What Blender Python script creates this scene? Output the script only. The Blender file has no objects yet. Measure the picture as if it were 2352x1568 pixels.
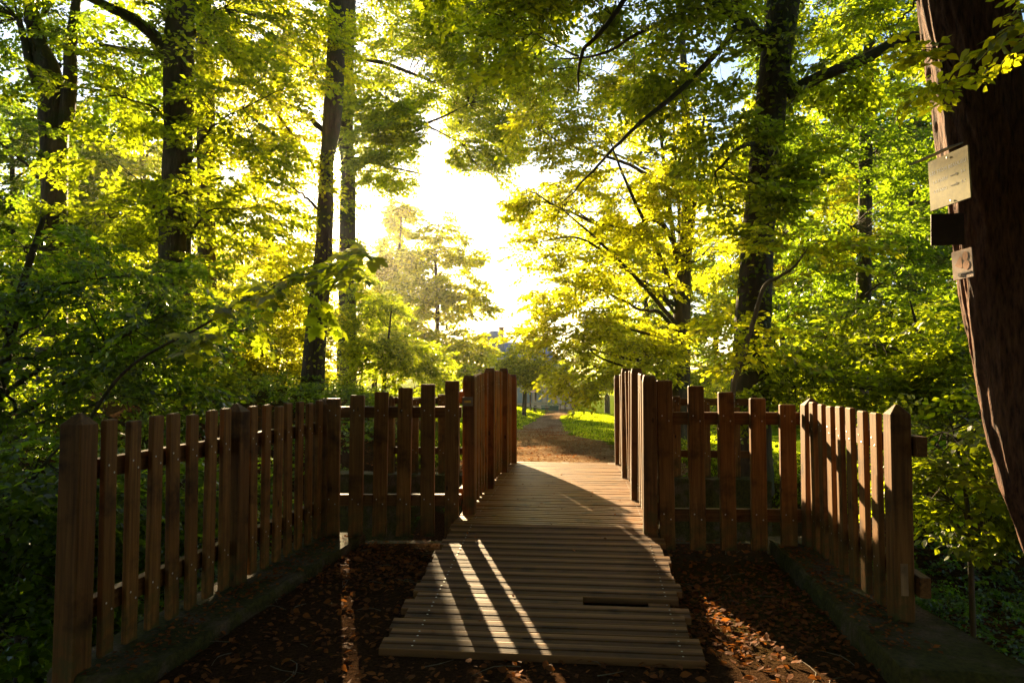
import bpy, bmesh, math
import numpy as np
from mathutils import Vector
R = math.radians
sc = bpy.context.scene
COL = sc.collection

# ------------------------------------------------------------------ camera, sky, sun, exposure
F = 1568.0; CX = 1176.0; CY = 784.0; CAMZ = 1.38; PITCH = math.atan(69 / F)
cd = bpy.data.cameras.new('camera'); cam = bpy.data.objects.new('camera', cd); COL.objects.link(cam)
cam.location = (0, 0, CAMZ); cam.rotation_euler = (math.pi / 2 + PITCH, 0, 0)
cd.sensor_fit = 'HORIZONTAL'; cd.sensor_width = 36; cd.lens = 36 * F / 2352
cd.clip_start = 0.05; cd.clip_end = 2000
sc.camera = cam
CP, SP = math.cos(PITCH), math.sin(PITCH)

def ray(px, py):
    u = (px - CX) / F; v = (CY - py) / F
    return np.array([u, CP - v * SP, SP + v * CP])
def D(px, py, d):                      # the place seen at that spot of the photo, d metres ahead; (x, z) tuples are plain metres
    if isinstance(px, tuple): return np.array([px[0], d, px[1]], float)
    r = ray(px, py); return np.array([0, 0, CAMZ]) + r * (d / r[1])
def G(px, py, z=0.0):                  # same, on a level z
    r = ray(px, py); return np.array([0, 0, CAMZ]) + r * ((z - CAMZ) / r[2])

S = ray(775, 378); S = S / np.linalg.norm(S)
EL = math.asin(S[2]); AZ = math.atan2(S[0], S[1])
EXPOSURE = 2.5
sd = bpy.data.lights.new('sun', 'SUN'); sun = bpy.data.objects.new('sun', sd); COL.objects.link(sun)
sd.energy = 5.0; sd.angle = R(0.5); sd.color = (1.0, 0.75, 0.41)
sun.rotation_euler = Vector(S).to_track_quat('Z', 'Y').to_euler(); sun.location = (0, 0, 40)

w = bpy.data.worlds.new('World'); sc.world = w; w.use_nodes = True
nt = w.node_tree; nt.nodes.clear()
def N(t, **k):
    n = nt.nodes.new(t)
    for a, b in k.items(): setattr(n, a, b)
    return n
wo = N('ShaderNodeOutputWorld'); sky = N('ShaderNodeTexSky', sky_type='NISHITA'); sky.sun_disc = False
sky.sun_elevation = EL; sky.sun_rotation = AZ; sky.air_density = 1.0; sky.dust_density = 0.4; sky.ozone_density = 1.0
bg = N('ShaderNodeBackground'); bg.inputs['Strength'].default_value = 0.05
nt.links.new(sky.outputs[0], bg.inputs[0])
# the sun's own disc and its aureole in the sky
geo = N('ShaderNodeTexCoord'); dot = N('ShaderNodeVectorMath', operation='DOT_PRODUCT')
nrm = N('ShaderNodeVectorMath', operation='NORMALIZE'); nt.links.new(geo.outputs['Generated'], nrm.inputs[0])
nt.links.new(nrm.outputs[0], dot.inputs[0]); dot.inputs[1].default_value = tuple(S)
mx = N('ShaderNodeMath', operation='MAXIMUM'); nt.links.new(dot.outputs['Value'], mx.inputs[0]); mx.inputs[1].default_value = 0
def powr(e, k):
    p = N('ShaderNodeMath', operation='POWER'); nt.links.new(mx.outputs[0], p.inputs[0]); p.inputs[1].default_value = e
    m = N('ShaderNodeMath', operation='MULTIPLY'); nt.links.new(p.outputs[0], m.inputs[0]); m.inputs[1].default_value = k
    return m
a1, a2 = powr(14000, 160.0), powr(200, 0.05)
ad = N('ShaderNodeMath', operation='ADD'); nt.links.new(a1.outputs[0], ad.inputs[0]); nt.links.new(a2.outputs[0], ad.inputs[1])
bg2 = N('ShaderNodeBackground'); bg2.inputs[0].default_value = (1.0, 0.95, 0.86, 1); nt.links.new(ad.outputs[0], bg2.inputs[1])
as_ = N('ShaderNodeAddShader'); nt.links.new(bg.outputs[0], as_.inputs[0]); nt.links.new(bg2.outputs[0], as_.inputs[1])
nt.links.new(as_.outputs[0], wo.inputs['Surface'])
sc.view_settings.view_transform = 'Standard'; sc.view_settings.look = 'None'
sc.view_settings.exposure = EXPOSURE; sc.view_settings.gamma = 1.0
cy = sc.cycles
cy.max_bounces = 8; cy.diffuse_bounces = 5; cy.glossy_bounces = 2; cy.transmission_bounces = 4; cy.volume_bounces = 1
cy.transparent_max_bounces = 8; cy.sample_clamp_indirect = 6.0; cy.use_denoising = True
cy.caustics_reflective = False; cy.caustics_refractive = False
try: cy.denoiser = 'OPENIMAGEDENOISE'; cy.denoising_prefilter = 'ACCURATE'
except Exception: pass

# ------------------------------------------------------------------ materials
def mat(name):
    m = bpy.data.materials.new(name); m.use_nodes = True; m.node_tree.nodes.clear(); return m
class NB:
    def __init__(s, m): s.t = m.node_tree
    def n(s, t, **k):
        x = s.t.nodes.new(t)
        for a, b in k.items(): setattr(x, a, b)
        return x
    def l(s, a, b): s.t.links.new(a, b)
    def out(s, sh):
        o = s.n('ShaderNodeOutputMaterial'); s.l(sh, o.inputs['Surface'])
    def noise(s, vec, scale, detail=4, rough=.6):
        x = s.n('ShaderNodeTexNoise'); x.inputs['Scale'].default_value = scale
        x.inputs['Detail'].default_value = detail; x.inputs['Roughness'].default_value = rough
        if vec is not None: s.l(vec, x.inputs['Vector'])
        return x.outputs['Fac']
    def ramp(s, fac, stops):
        x = s.n('ShaderNodeValToRGB'); e = x.color_ramp.elements
        e[0].position, e[0].color = stops[0][0], (*stops[0][1], 1)
        e[1].position, e[1].color = stops[-1][0], (*stops[-1][1], 1)
        for p, c in stops[1:-1]:
            q = e.new(p); q.color = (*c, 1)
        s.l(fac, x.inputs[0]); return x.outputs[0]
    def mapping(s, vec, scale):
        x = s.n('ShaderNodeMapping'); x.inputs['Scale'].default_value = scale; s.l(vec, x.inputs[0]); return x.outputs[0]
    def mix(s, fac, a, b):
        x = s.n('ShaderNodeMix', data_type='RGBA')
        if isinstance(fac, float): x.inputs['Factor'].default_value = fac
        else: s.l(fac, x.inputs['Factor'])
        for q, v in ((6, a), (7, b)):
            if isinstance(v, tuple): x.inputs[q].default_value = (*v, 1)
            else: s.l(v, x.inputs[q])
        return x.outputs[2]
    def bump(s, h, strength, dist):
        x = s.n('ShaderNodeBump'); x.inputs['Strength'].default_value = strength; x.inputs['Distance'].default_value = dist
        s.l(h, x.inputs['Height']); return x.outputs[0]
    def pbsdf(s, col, rough=.7, spec=.4, normal=None):
        x = s.n('ShaderNodeBsdfPrincipled')
        if isinstance(col, tuple): x.inputs['Base Color'].default_value = (*col, 1)
        else: s.l(col, x.inputs['Base Color'])
        if isinstance(rough, float): x.inputs['Roughness'].default_value = rough
        else: s.l(rough, x.inputs['Roughness'])
        x.inputs['Specular IOR Level'].default_value = spec
        if normal is not None: s.l(normal, x.inputs['Normal'])
        return x.outputs[0]

def leaf_mat(name, refl, trans, fac=.5, rough=.4, spec=.5):
    m = mat(name); b = NB(m)
    g = b.n('ShaderNodeNewGeometry'); r = g.outputs['Random Per Island']
    def var(c, lo, hi):
        return b.ramp(r, [(0, tuple(x * lo for x in c)), (.5, c), (1, (c[0] * hi * 1.15, c[1] * hi, c[2]))])
    p = b.pbsdf(var(refl, .5, 1.5), rough, spec)
    t = b.n('ShaderNodeBsdfTranslucent'); b.l(var(trans, .38, 1.45), t.inputs[0])
    x = b.n('ShaderNodeMixShader'); x.inputs[0].default_value = fac
    b.l(p, x.inputs[1]); b.l(t.outputs[0], x.inputs[2]); b.out(x.outputs[0]); return m

M = {}
M['leaf'] = leaf_mat('beech_leaf', (.055, .085, .012), (.47, .58, .012), .62, .42, .5)
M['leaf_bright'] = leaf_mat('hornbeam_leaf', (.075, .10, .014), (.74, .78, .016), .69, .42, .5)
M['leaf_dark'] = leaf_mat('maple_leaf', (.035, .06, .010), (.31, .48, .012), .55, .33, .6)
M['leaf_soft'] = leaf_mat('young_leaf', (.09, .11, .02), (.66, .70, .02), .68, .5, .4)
M['leaf_ivy'] = leaf_mat('ivy_leaf', (.035, .06, .012), (.18, .34, .01), .5, .35, .6)
M['grass'] = leaf_mat('grass_blade', (.07, .12, .01), (.52, .66, .012), .6, .5, .3)
M['litter'] = leaf_mat('dead_leaf', (.17, .065, .024), (.28, .10, .02), .3, .8, .1)

def wood_mat(name, dark, mid, lite, axis=2, rough=.6, moss=0.0, spec=.4, edge_light=None):
    m = mat(name); b = NB(m)
    tc = b.n('ShaderNodeTexCoord'); oi = b.n('ShaderNodeObjectInfo')
    ge = b.n('ShaderNodeNewGeometry')
    off = b.n('ShaderNodeVectorMath', operation='MULTIPLY_ADD')
    b.l(oi.outputs['Random'], off.inputs[0]); off.inputs[1].default_value = (17, 29, 41)
    b.l(tc.outputs['Object'], off.inputs[2])
    if axis != 2:
        off2 = b.n('ShaderNodeVectorMath', operation='MULTIPLY_ADD')
        b.l(ge.outputs['Random Per Island'], off2.inputs[0]); off2.inputs[1].default_value = (13, 31, 7)
        b.l(off.outputs[0], off2.inputs[2]); vec = off2.outputs[0]
    else: vec = off.outputs[0]
    sc_ = {2: (55, 55, 2.2), 0: (2.2, 60, 60)}[axis]
    grain = b.noise(b.mapping(vec, sc_), 1.0, 6, .65)
    blot = b.noise(vec, 5.0, 5, .6)
    col = b.ramp(grain, [(.28, dark), (.5, mid), (.74, lite)])
    rnd = b.n('ShaderNodeMath', operation='MULTIPLY_ADD')
    b.l((ge.outputs['Random Per Island'] if axis == 0 else oi.outputs['Random']), rnd.inputs[0]); rnd.inputs[1].default_value = .5; rnd.inputs[2].default_value = .0
    col = b.mix(rnd.outputs[0], col, tuple(x * .55 for x in mid))
    bl = b.ramp(blot, [(.52, (0, 0, 0)), (.72, (1, 1, 1))])
    col = b.mix(bl, col, tuple(x * .5 for x in dark))
    gy = b.ramp(b.noise(vec, 2.1, 6, .7), [(.5, (0, 0, 0)), (.72, (.4, .4, .4))])     # greyed, algae-stained weathering
    col = b.mix(gy, col, (.11, .062, .024))
    kn = b.n('ShaderNodeTexVoronoi'); kn.inputs['Scale'].default_value = 3.1; b.l(b.mapping(vec, (2.2, 2.2, 1) if axis == 2 else (1, 2.2, 2.2)), kn.inputs['Vector'])
    kr = b.ramp(kn.outputs['Distance'], [(.05, (1, 1, 1)), (.10, (0, 0, 0))])
    col = b.mix(kr, col, tuple(x * .25 for x in dark))
    if moss > 0:
        sep = b.n('ShaderNodeSeparateXYZ'); b.l(tc.outputs['Object'], sep.inputs[0])
        mr = b.n('ShaderNodeMapRange'); b.l(sep.outputs['Z'], mr.inputs[0])
        mr.inputs[1].default_value = moss; mr.inputs[2].default_value = 0.0
        mu = b.n('ShaderNodeMath', operation='MULTIPLY'); b.l(mr.outputs[0], mu.inputs[0])
        mn = b.ramp(b.noise(tc.outputs['Object'], 14, 4), [(.4, (0, 0, 0)), (.62, (1, 1, 1))]); b.l(mn, mu.inputs[1])
        col = b.mix(mu.outputs[0], col, (.05, .055, .015))
    if edge_light:                              # lit edge line painted pale along the far edge of every tread
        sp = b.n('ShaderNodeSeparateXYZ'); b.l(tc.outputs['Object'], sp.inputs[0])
        q = b.n('ShaderNodeMath', operation='MULTIPLY_ADD'); b.l(sp.outputs['Y'], q.inputs[0]); q.inputs[1].default_value = 1 / edge_light[0]; q.inputs[2].default_value = 40.0 + edge_light[1]
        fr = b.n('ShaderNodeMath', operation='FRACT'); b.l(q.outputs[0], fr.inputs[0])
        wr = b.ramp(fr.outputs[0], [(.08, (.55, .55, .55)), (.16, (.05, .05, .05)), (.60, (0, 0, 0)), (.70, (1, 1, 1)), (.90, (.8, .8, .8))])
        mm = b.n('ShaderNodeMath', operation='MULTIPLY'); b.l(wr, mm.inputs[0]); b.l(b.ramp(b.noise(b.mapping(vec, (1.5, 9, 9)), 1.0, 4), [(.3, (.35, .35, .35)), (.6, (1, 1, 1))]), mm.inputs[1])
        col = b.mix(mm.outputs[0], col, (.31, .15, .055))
    nrm = b.bump(grain, .35, .004)
    b.out(b.pbsdf(col, rough, spec, nrm)); return m
M['post'] = wood_mat('stained_post_wood', (.055, .022, .006), (.155, .066, .017), (.27, .125, .036), 2, .6, .35, .18)
M['picket'] = wood_mat('stained_picket_wood', (.065, .026, .007), (.205, .090, .021), (.36, .170, .046), 2, .58, .3, .18)
M['rail'] = wood_mat('stained_rail_wood', (.055, .022, .006), (.155, .066, .017), (.27, .125, .036), 0, .6, 0, .2)
M['deck'] = wood_mat('weathered_deck_wood', (.11, .045, .012), (.30, .135, .036), (.50, .26, .078), 0, .5, 0, .35)  # base colour raised to brighten the sunlit deck

M['ramp'] = wood_mat('weathered_ramp_wood', (.045, .018, .007), (.12, .050, .016), (.21, .095, .033), 0, .65, 0, .25, edge_light=(1.9 / 17, 0.0))  # base colour darkened for the shaded ramp; pale stripes are painted edge light
m = mat('steel_screw'); b = NB(m); x = b.n('ShaderNodeBsdfPrincipled'); x.inputs['Base Color'].default_value = (.6, .57, .5, 1)
x.inputs['Metallic'].default_value = .9; x.inputs['Roughness'].default_value = .4; b.out(x.outputs[0]); M['screw'] = m

def bark_mat(name, dark, lite, vscale=(14, 14, 2.2), moss=None):
    m = mat(name); b = NB(m); tc = b.n('ShaderNodeTexCoord')
    g = b.noise(b.mapping(tc.outputs['Object'], vscale), 1.0, 8, .68)
    g2 = b.noise(tc.outputs['Object'], 2.3, 4)
    col = b.ramp(g, [(.32, dark), (.68, lite)])
    if moss: col = b.mix(b.ramp(g2, [(.45, (0, 0, 0)), (.62, (1, 1, 1))]), col, moss)
    b.out(b.pbsdf(col, .85, .25, b.bump(g, .9, .03))); return m
M['bark'] = bark_mat('grey_brown_bark', (.028, .02, .013), (.12, .085, .055), moss=(.05, .055, .02))
M['bark_red'] = bark_mat('rugged_reddish_bark', (.025, .011, .006), (.23, .10, .052), (60, 60, 9.0))
M['bark_light'] = bark_mat('pale_sapling_bark', (.08, .06, .04), (.22, .17, .11))

m = mat('forest_soil'); b = NB(m); tc = b.n('ShaderNodeTexCoord'); P = tc.outputs['Object']
n1 = b.noise(P, 55, 8, .7); n2 = b.noise(P, 1.4, 5)
soil = b.ramp(n1, [(.3, (.022, .012, .007)), (.55, (.065, .034, .018)), (.75, (.12, .065, .035))])
gr = b.ramp(b.noise(P, 30, 6, .7), [(.3, (.06, .10, .004)), (.7, (.13, .18, .006))])
sep = b.n('ShaderNodeSeparateXYZ'); b.l(P, sep.inputs[0])
va = b.n('ShaderNodeVertexColor'); va.layer_name = 'lawn'
col = b.mix(va.outputs[0], soil, gr)
b.out(b.pbsdf(col, .95, .0, b.bump(n1, .8, .03))); M['soil'] = m

m = mat('gravel_path'); b = NB(m); tc = b.n('ShaderNodeTexCoord'); P = tc.outputs['Object']
vo = b.n('ShaderNodeTexVoronoi'); vo.inputs['Scale'].default_value = 42; b.l(P, vo.inputs['Vector'])
col = b.ramp(vo.outputs['Color'], [(.1, (.11, .06, .03)), (.5, (.28, .17, .09)), (.9, (.46, .32, .19))])
col = b.mix(b.ramp(b.noise(P, 1.7, 5), [(.45, (0, 0, 0)), (.65, (1, 1, 1))]), col, (.18, .10, .05))
b.out(b.pbsdf(col, .95, .0, b.bump(vo.outputs['Distance'], .8, .02))); M['gravel'] = m

m = mat('mossy_concrete'); b = NB(m); tc = b.n('ShaderNodeTexCoord'); P = tc.outputs['Object']
n1 = b.noise(P, 60, 6, .7)
col = b.ramp(n1, [(.3, (.05, .035, .022)), (.7, (.15, .11, .075))])
moss = b.ramp(b.noise(P, 40, 5), [(.3, (.022, .022, .006)), (.7, (.075, .07, .014))])
col = b.mix(b.ramp(b.noise(P, 4.2, 6, .65), [(.38, (0, 0, 0)), (.52, (1, 1, 1))]), col, moss)
b.out(b.pbsdf(col, .9, .2, b.bump(n1, .9, .012))); M['concrete'] = m

def flat_mat(name, c, rough=.6, spec=.4, var=.25, scale=30):
    m = mat(name); b = NB(m); tc = b.n('ShaderNodeTexCoord')
    n = b.noise(tc.outputs['Object'], scale, 5)
    col = b.ramp(n, [(.3, tuple(x * (1 - var) for x in c)), (.7, tuple(min(1, x * (1 + var)) for x in c))])
    b.out(b.pbsdf(col, rough, spec)); return m

# ------------------------------------------------------------------ object helpers
def tag(o, label=None, cat=None, group=None, kind=None):
    if label: o['label'] = label
    if cat: o['category'] = cat
    if group: o['group'] = group
    if kind: o['kind'] = kind
    return o
def thing(name, loc, label, cat, group=None, rz=0.0):
    o = bpy.data.objects.new(name, None); COL.objects.link(o); o.empty_display_size = .2
    o.location = tuple(float(v) for v in loc); o.rotation_euler = (0, 0, rz)
    return tag(o, label, cat, group)
def link(name, me, parent=None):
    o = bpy.data.objects.new(name, me); COL.objects.link(o)
    if parent is not None: o.parent = parent
    return o
def np_mesh(name, V, Fq, mats, mi=None, smooth=False):
    """V (n,3); Fq (m,k) equal-size faces"""
    me = bpy.data.meshes.new(name); V = np.ascontiguousarray(V, np.float32); Fq = np.ascontiguousarray(Fq, np.int32)
    k = Fq.shape[1]
    me.vertices.add(len(V)); me.vertices.foreach_set('co', V.ravel())
    me.loops.add(Fq.size); me.loops.foreach_set('vertex_index', Fq.ravel())
    me.polygons.add(len(Fq)); me.polygons.foreach_set('loop_start', np.arange(0, Fq.size, k, dtype=np.int32))
    try: me.polygons.foreach_set('loop_total', np.full(len(Fq), k, np.int32))
    except Exception: pass
    for q in mats: me.materials.append(q)
    if mi is not None: me.polygons.foreach_set('material_index', np.ascontiguousarray(mi, np.int32))
    me.polygons.foreach_set('use_smooth', np.full(len(Fq), smooth))
    me.update(calc_edges=True); return me

class MB:                               # boxes and prisms collected into one mesh
    def __init__(s): s.v = []; s.f = []; s.m = []
    def add(s, vs, fs, mi=0):
        o = len(s.v); s.v += [tuple(map(float, v)) for v in vs]; s.f += [tuple(i + o for i in f) for f in fs]; s.m += [mi] * len(fs)
    def box(s, c, sz, mi=0, ax=None, bev=0.0):
        c = np.array(c, float); h = np.array(sz, float) / 2
        A = np.eye(3) if ax is None else np.array(ax, float)
        if bev <= 0:
            P = [c + (A.T @ (np.array(k) * h)) for k in ((-1,-1,-1),(1,-1,-1),(1,1,-1),(-1,1,-1),(-1,-1,1),(1,-1,1),(1,1,1),(-1,1,1))]
            s.add(P, [(0,3,2,1),(4,5,6,7),(0,1,5,4),(1,2,6,5),(2,3,7,6),(3,0,4,7)], mi)
        else:
            vs = []
            for zz in (-1, 1):
                for ins in ((bev, 0), (0, bev)) if zz < 0 else ((0, bev), (bev, 0)):
                    for sx, sy in ((-1,-1),(1,-1),(1,1),(-1,1)):
                        vs.append(c + A.T @ np.array([sx * (h[0] - ins[0]), sy * (h[1] - ins[0]), zz * (h[2] - ins[1])]))
            fs = [(3,2,1,0)] + [(r*4+i, r*4+(i+1)%4, (r+1)*4+(i+1)%4, (r+1)*4+i) for r in range(3) for i in range(4)] + [(12,13,14,15)]
            s.add(vs, fs, mi)
    def post(s, w, h, cap, kind='pyramid', bev=.006, mi=0, w2=None):
        w2 = w2 or w; a, c = w / 2, w2 / 2
        ring = lambda a, c, z, e=bev: [(-a+e,-c,z),(a-e,-c,z),(a,-c+e,z),(a,c-e,z),(a-e,c,z),(-a+e,c,z),(-a,c-e,z),(-a,-c+e,z)]
        rs = [ring(a, c, 0), ring(a, c, h - cap)]
        if kind == 'pyramid': rs += [ring(.008, .008, h, .002)]
        elif kind == 'dome': rs += [ring(a * .78, c * .9, h - cap * .45), ring(a * .38, c * .8, h)]
        else: rs += [ring(a - .006, c - .006, h)]
        vs = sum(rs, []); n = len(rs)
        fs = [tuple(range(7, -1, -1))] + [(r*8+i, r*8+(i+1)%8, (r+1)*8+(i+1)%8, (r+1)*8+i) for r in range(n-1) for i in range(8)] + [tuple((n-1)*8+i for i in range(8))]
        s.add(vs, fs, mi)
    def screw(s, x, y, z, r=.006, ny=-1, mi=1):
        vs = [(x, y + ny * .004, z)] + [(x + r * math.cos(t), y + ny * .002, z + r * math.sin(t)) for t in [i * math.pi / 3 for i in range(6)]]
        s.add(vs, [(0, 1 + i, 1 + (i + 1) % 6) if ny > 0 else (0, 1 + (i + 1) % 6, 1 + i) for i in range(6)], mi)
    def mesh(s, name, mats):
        me = bpy.data.meshes.new(name); me.from_pydata(s.v, [], s.f)
        for q in mats: me.materials.append(q)
        me.polygons.foreach_set('material_index', s.m); me.update(); return me

def tubes(lines, sides=6, rough=0.0, seed=0):
    """lines: list of (pts (n,3), radii (n,)) -> V, F (quads) ; open ends"""
    rg = np.random.default_rng(seed); Vs = []; Fs = []; o = 0
    an = np.linspace(0, 2 * np.pi, sides, endpoint=False)
    for pts, rad in lines:
        pts = np.asarray(pts, float); rad = np.asarray(rad, float); n = len(pts)
        T = np.gradient(pts, axis=0); T /= np.linalg.norm(T, axis=1)[:, None] + 1e-9
        ref = np.array([0.13, 1, 0.07]) if abs(T[0][1]) < .9 else np.array([1., .1, 0])
        A = np.cross(T, ref); A /= np.linalg.norm(A, axis=1)[:, None] + 1e-9; B = np.cross(T, A)
        rr = rad[:, None] * np.ones((1, sides))
        if rough > 0:
            base = rg.normal(0, 1, sides); cur = base.copy()
            for i in range(n):
                cur = cur * .86 + rg.normal(0, .5, sides); rr[i] *= 1 + rough * np.clip(cur, -2.2, 2.2)
        ring = pts[:, None, :] + rr[:, :, None] * (np.cos(an)[None, :, None] * A[:, None, :] + np.sin(an)[None, :, None] * B[:, None, :])
        Vs.append(ring.reshape(-1, 3)); i = np.arange(n - 1)[:, None] * sides; j = np.arange(sides)[None, :]; k = (j + 1) % sides
        Fs.append(np.stack([i + j, i + k, i + sides + k, i + sides + j], -1).reshape(-1, 4) + o); o += n * sides
    return np.concatenate(Vs), np.concatenate(Fs)

def smooth_line(pts, n):
    """Catmull-Rom through rows (x,y,z,r)"""
    P = np.asarray(pts, float); P = np.vstack([2 * P[0] - P[1], P, 2 * P[-1] - P[-2]]); out = []
    m = len(P) - 3
    for t in np.linspace(0, m - 1e-6, n):
        i = int(t); f = t - i; a, b_, c, d = P[i:i + 4]
        out.append(.5 * ((2 * b_) + (-a + c) * f + (2 * a - 5 * b_ + 4 * c - d) * f * f + (-a + 3 * b_ - 3 * c + d) * f ** 3))
    return np.array(out)

# smooth vector noise
_rg = np.random.default_rng(5); _K = _rg.normal(0, 1, (14, 3)); _PH = _rg.uniform(0, 6.28, 14)
def vnoise(P, f=1.0):
    return np.sin((P * f) @ _K.T + _PH).sum(1) / 3.7

# ------------------------------------------------------------------ terrain
def sm(a, b_, x):
    t = np.clip((x - a) / (b_ - a), 0, 1); return t * t * (3 - 2 * t)
def path_x(y): return np.interp(y, [-50, 9.4, 12, 22, 38, 60, 80], [.6, .85, .9, .95, 2.1, 4.4, 6.0])
def path_w(y): return np.interp(y, [9.0, 12, 16, 22, 38, 60], [1.9, 1.65, 1.2, .8, .65, 1.2])
def terrain(x, y):
    x = np.asarray(x, float); y = np.asarray(y, float)
    far = -np.clip(y - 9.4, 0, 62) * .0415
    px = path_x(y)
    rise = sm(.6, 6.0, px - x) * 1.2 * sm(9.5, 14.5, y) * (1 - .55 * sm(28, 60, y))
    right = -.5 * sm(1.5, 6, x - px) * sm(9, 13, y)
    h = far + rise + right
    # near platform between the kerbs, ravine round it
    lx = -2.02 + .1645 * (y - 3.06) * (y > 3.06); rx = 2.17 + .0 * y
    out = np.maximum(sm(.0, .5, lx - x), sm(.0, .5, x - rx))
    deep = 1.35 * out * (1 - sm(9.2, 11, y)) * (1 - .55 * sm(4.5, 9, np.abs(x)))
    ravy = y - .0 * x
    rav = sm(5.66, 5.9, ravy) * (1 - sm(8.6, 9.5, ravy)) * 1.45
    h = h - np.maximum(deep, rav)
    h = h + .04 * np.sin(x * 1.9 + y * .7) * sm(9, 13, y) + .02 * np.sin(3.1 * x - 2.3 * y) * (out + sm(9, 12, y))
    return h
xs = np.concatenate([-np.geomspace(12, 420, 26)[::-1], np.arange(-11.75, 12, .16), np.geomspace(12, 420, 26)])
ys = np.concatenate([-np.geomspace(2, 300, 18)[::-1], np.arange(-1.8, 14, .16), np.arange(14, 46, .5), np.geomspace(46.5, 900, 36)])
XX, YY = np.meshgrid(xs, ys); ZZ = terrain(XX, YY)
V = np.stack([XX, YY, ZZ], -1).reshape(-1, 3); nx, ny = len(xs), len(ys)
I = (np.arange(ny - 1)[:, None] * nx + np.arange(nx - 1)[None]).ravel()
me = np_mesh('ground', V, np.stack([I, I + 1, I + nx + 1, I + nx], -1), [M['soil']], smooth=True)
at = me.color_attributes.new('lawn', 'FLOAT_COLOR', 'POINT')
xf, yf = XX.ravel(), YY.ravel()
nzz = vnoise(V * np.array([1, 1, 0]), .9)
lawn = sm(-.1, .5, sm(10.2, 13, yf + .9 * nzz) * np.where(xf < path_x(yf), sm(-2.2, -1.0, xf + (yf > 17) * (yf - 17) * .6), 1 - sm(4.0, 6.5, xf - path_x(yf)) * (1 - sm(16, 22, yf))) - .1 + .12 * nzz)
at.data.foreach_set('color', np.stack([lawn, lawn, lawn, np.ones_like(lawn)], -1).astype(np.float32).ravel())
tag(link('ground', me), kind='structure')
# path
py_ = np.concatenate([np.arange(9.3, 30, .14), np.arange(30, 74, .6)]); u = np.linspace(-1, 1, 25)
Y2 = np.repeat(py_[:, None], 25, 1)
edge = 1 + .16 * np.sin(py_ * 1.3) + .1 * np.sin(py_ * 3.1 + 1) + .07 * np.sin(py_ * 7.7)
edge2 = 1 + .16 * np.sin(py_ * 1.1 + 2) + .1 * np.sin(py_ * 2.7) + .07 * np.sin(py_ * 8.3)
X2 = path_x(py_)[:, None] + u[None] * path_w(py_)[:, None] * np.where(u[None] < 0, edge[:, None], edge2[:, None])
Z2 = terrain(X2, Y2) + .03 - .05 * np.abs(u[None]) ** 8
V = np.stack([X2, Y2, Z2], -1).reshape(-1, 3)
I = (np.arange(len(py_) - 1)[:, None] * 25 + np.arange(24)[None]).ravel()
tag(link('path', np_mesh('path', V, np.stack([I, I + 1, I + 26, I + 25], -1), [M['gravel']], smooth=True)), kind='structure')

# ------------------------------------------------------------------ kerb walls (abutments)
def wall_poly(name, pts, z0, z1, label, seed=0, group='low kerb walls at the bridge ends'):
    """pts: outline, counter-clockwise; slightly uneven top edge"""
    rg = np.random.default_rng(seed); bm = bmesh.new()
    P = []
    n = len(pts)
    for i in range(n):
        a, c = np.array(pts[i]), np.array(pts[(i + 1) % n]); L = np.linalg.norm(c - a); k = max(1, int(L / .09))
        nrm_ = np.array([(c - a)[1], -(c - a)[0]]) / L
        for q in range(k): P.append(a + (c - a) * q / k + nrm_ * rg.normal(0, .006))
    bot = [bm.verts.new((p[0], p[1], z0)) for p in P]; mid = [bm.verts.new((p[0], p[1], z1 - .02 + rg.normal(0, .003))) for p in P]
    cen = np.mean(P, 0)
    top = [bm.verts.new((*(p + (cen - p) / np.linalg.norm(cen - p) * .018), z1 + rg.normal(0, .003))) for p in P]
    m_ = len(P)
    for i in range(m_):
        j = (i + 1) % m_
        bm.faces.new((bot[i], bot[j], mid[j], mid[i])); bm.faces.new((mid[i], mid[j], top[j], top[i]))
    bm.faces.new(top); me = bpy.data.meshes.new(name); bm.to_mesh(me); bm.free(); me.materials.append(M['concrete'])
    o = link(name, me)
    tag(o, label, 'kerb', group); return o
dl = np.array([.162, .987]); nl = np.array([.987, -.162])      # left wing line: along, towards the path
A1 = np.array([-1.935, 3.06])
wall_poly('kerb_wall', [A1 - nl * .12 - dl * .0, A1 + nl * .12 - dl * .06, A1 + nl * .33 + dl * .02, A1 + dl * 2.62 + nl * .33, A1 + dl * 2.62 - nl * .12], -1.3, .07,
          'mossy concrete kerb under the long picket fence on the left of the ramp', 1)
B1 = np.array([2.175, 5.0]); B2 = np.array([1.99, 3.55]); db = (B2 - B1) / np.linalg.norm(B2 - B1); nb = np.array([db[1], -db[0]])  # nb points to the path side (-x)
def kr(t, off): return B1 + db * t + nb * off
wall_poly('kerb_wall', [kr(2.1, .26), np.array([2.2, 2.86]), kr(1.3, -.19), kr(-.3, -.16), kr(-.3, .26)], -1.4, .12,
          'wide mossy concrete kerb under the short sunlit fence on the right', 2)
wall_poly('abutment_wall', [(-1.64, 5.74), (2.28, 5.70), (2.3, 5.98), (-1.6, 6.02)], -1.5, -.09, 'dark concrete bridge abutment under the near end of the deck', 3, None)
wall_poly('kerb_wall', [(1.0, 8.95), (3.3, 8.72), (3.33, 9.02), (1.03, 9.25)], -1.5, .0, 'mossy far bank kerb below the short far picket panel on the right', 4)
wall_poly('kerb_wall', [(-2.6, 9.3), (-.2, 9.08), (-.17, 9.38), (-2.57, 9.6)], -1.5, .0, 'mossy far bank kerb below the dark far picket panel on the left', 5)

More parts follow.
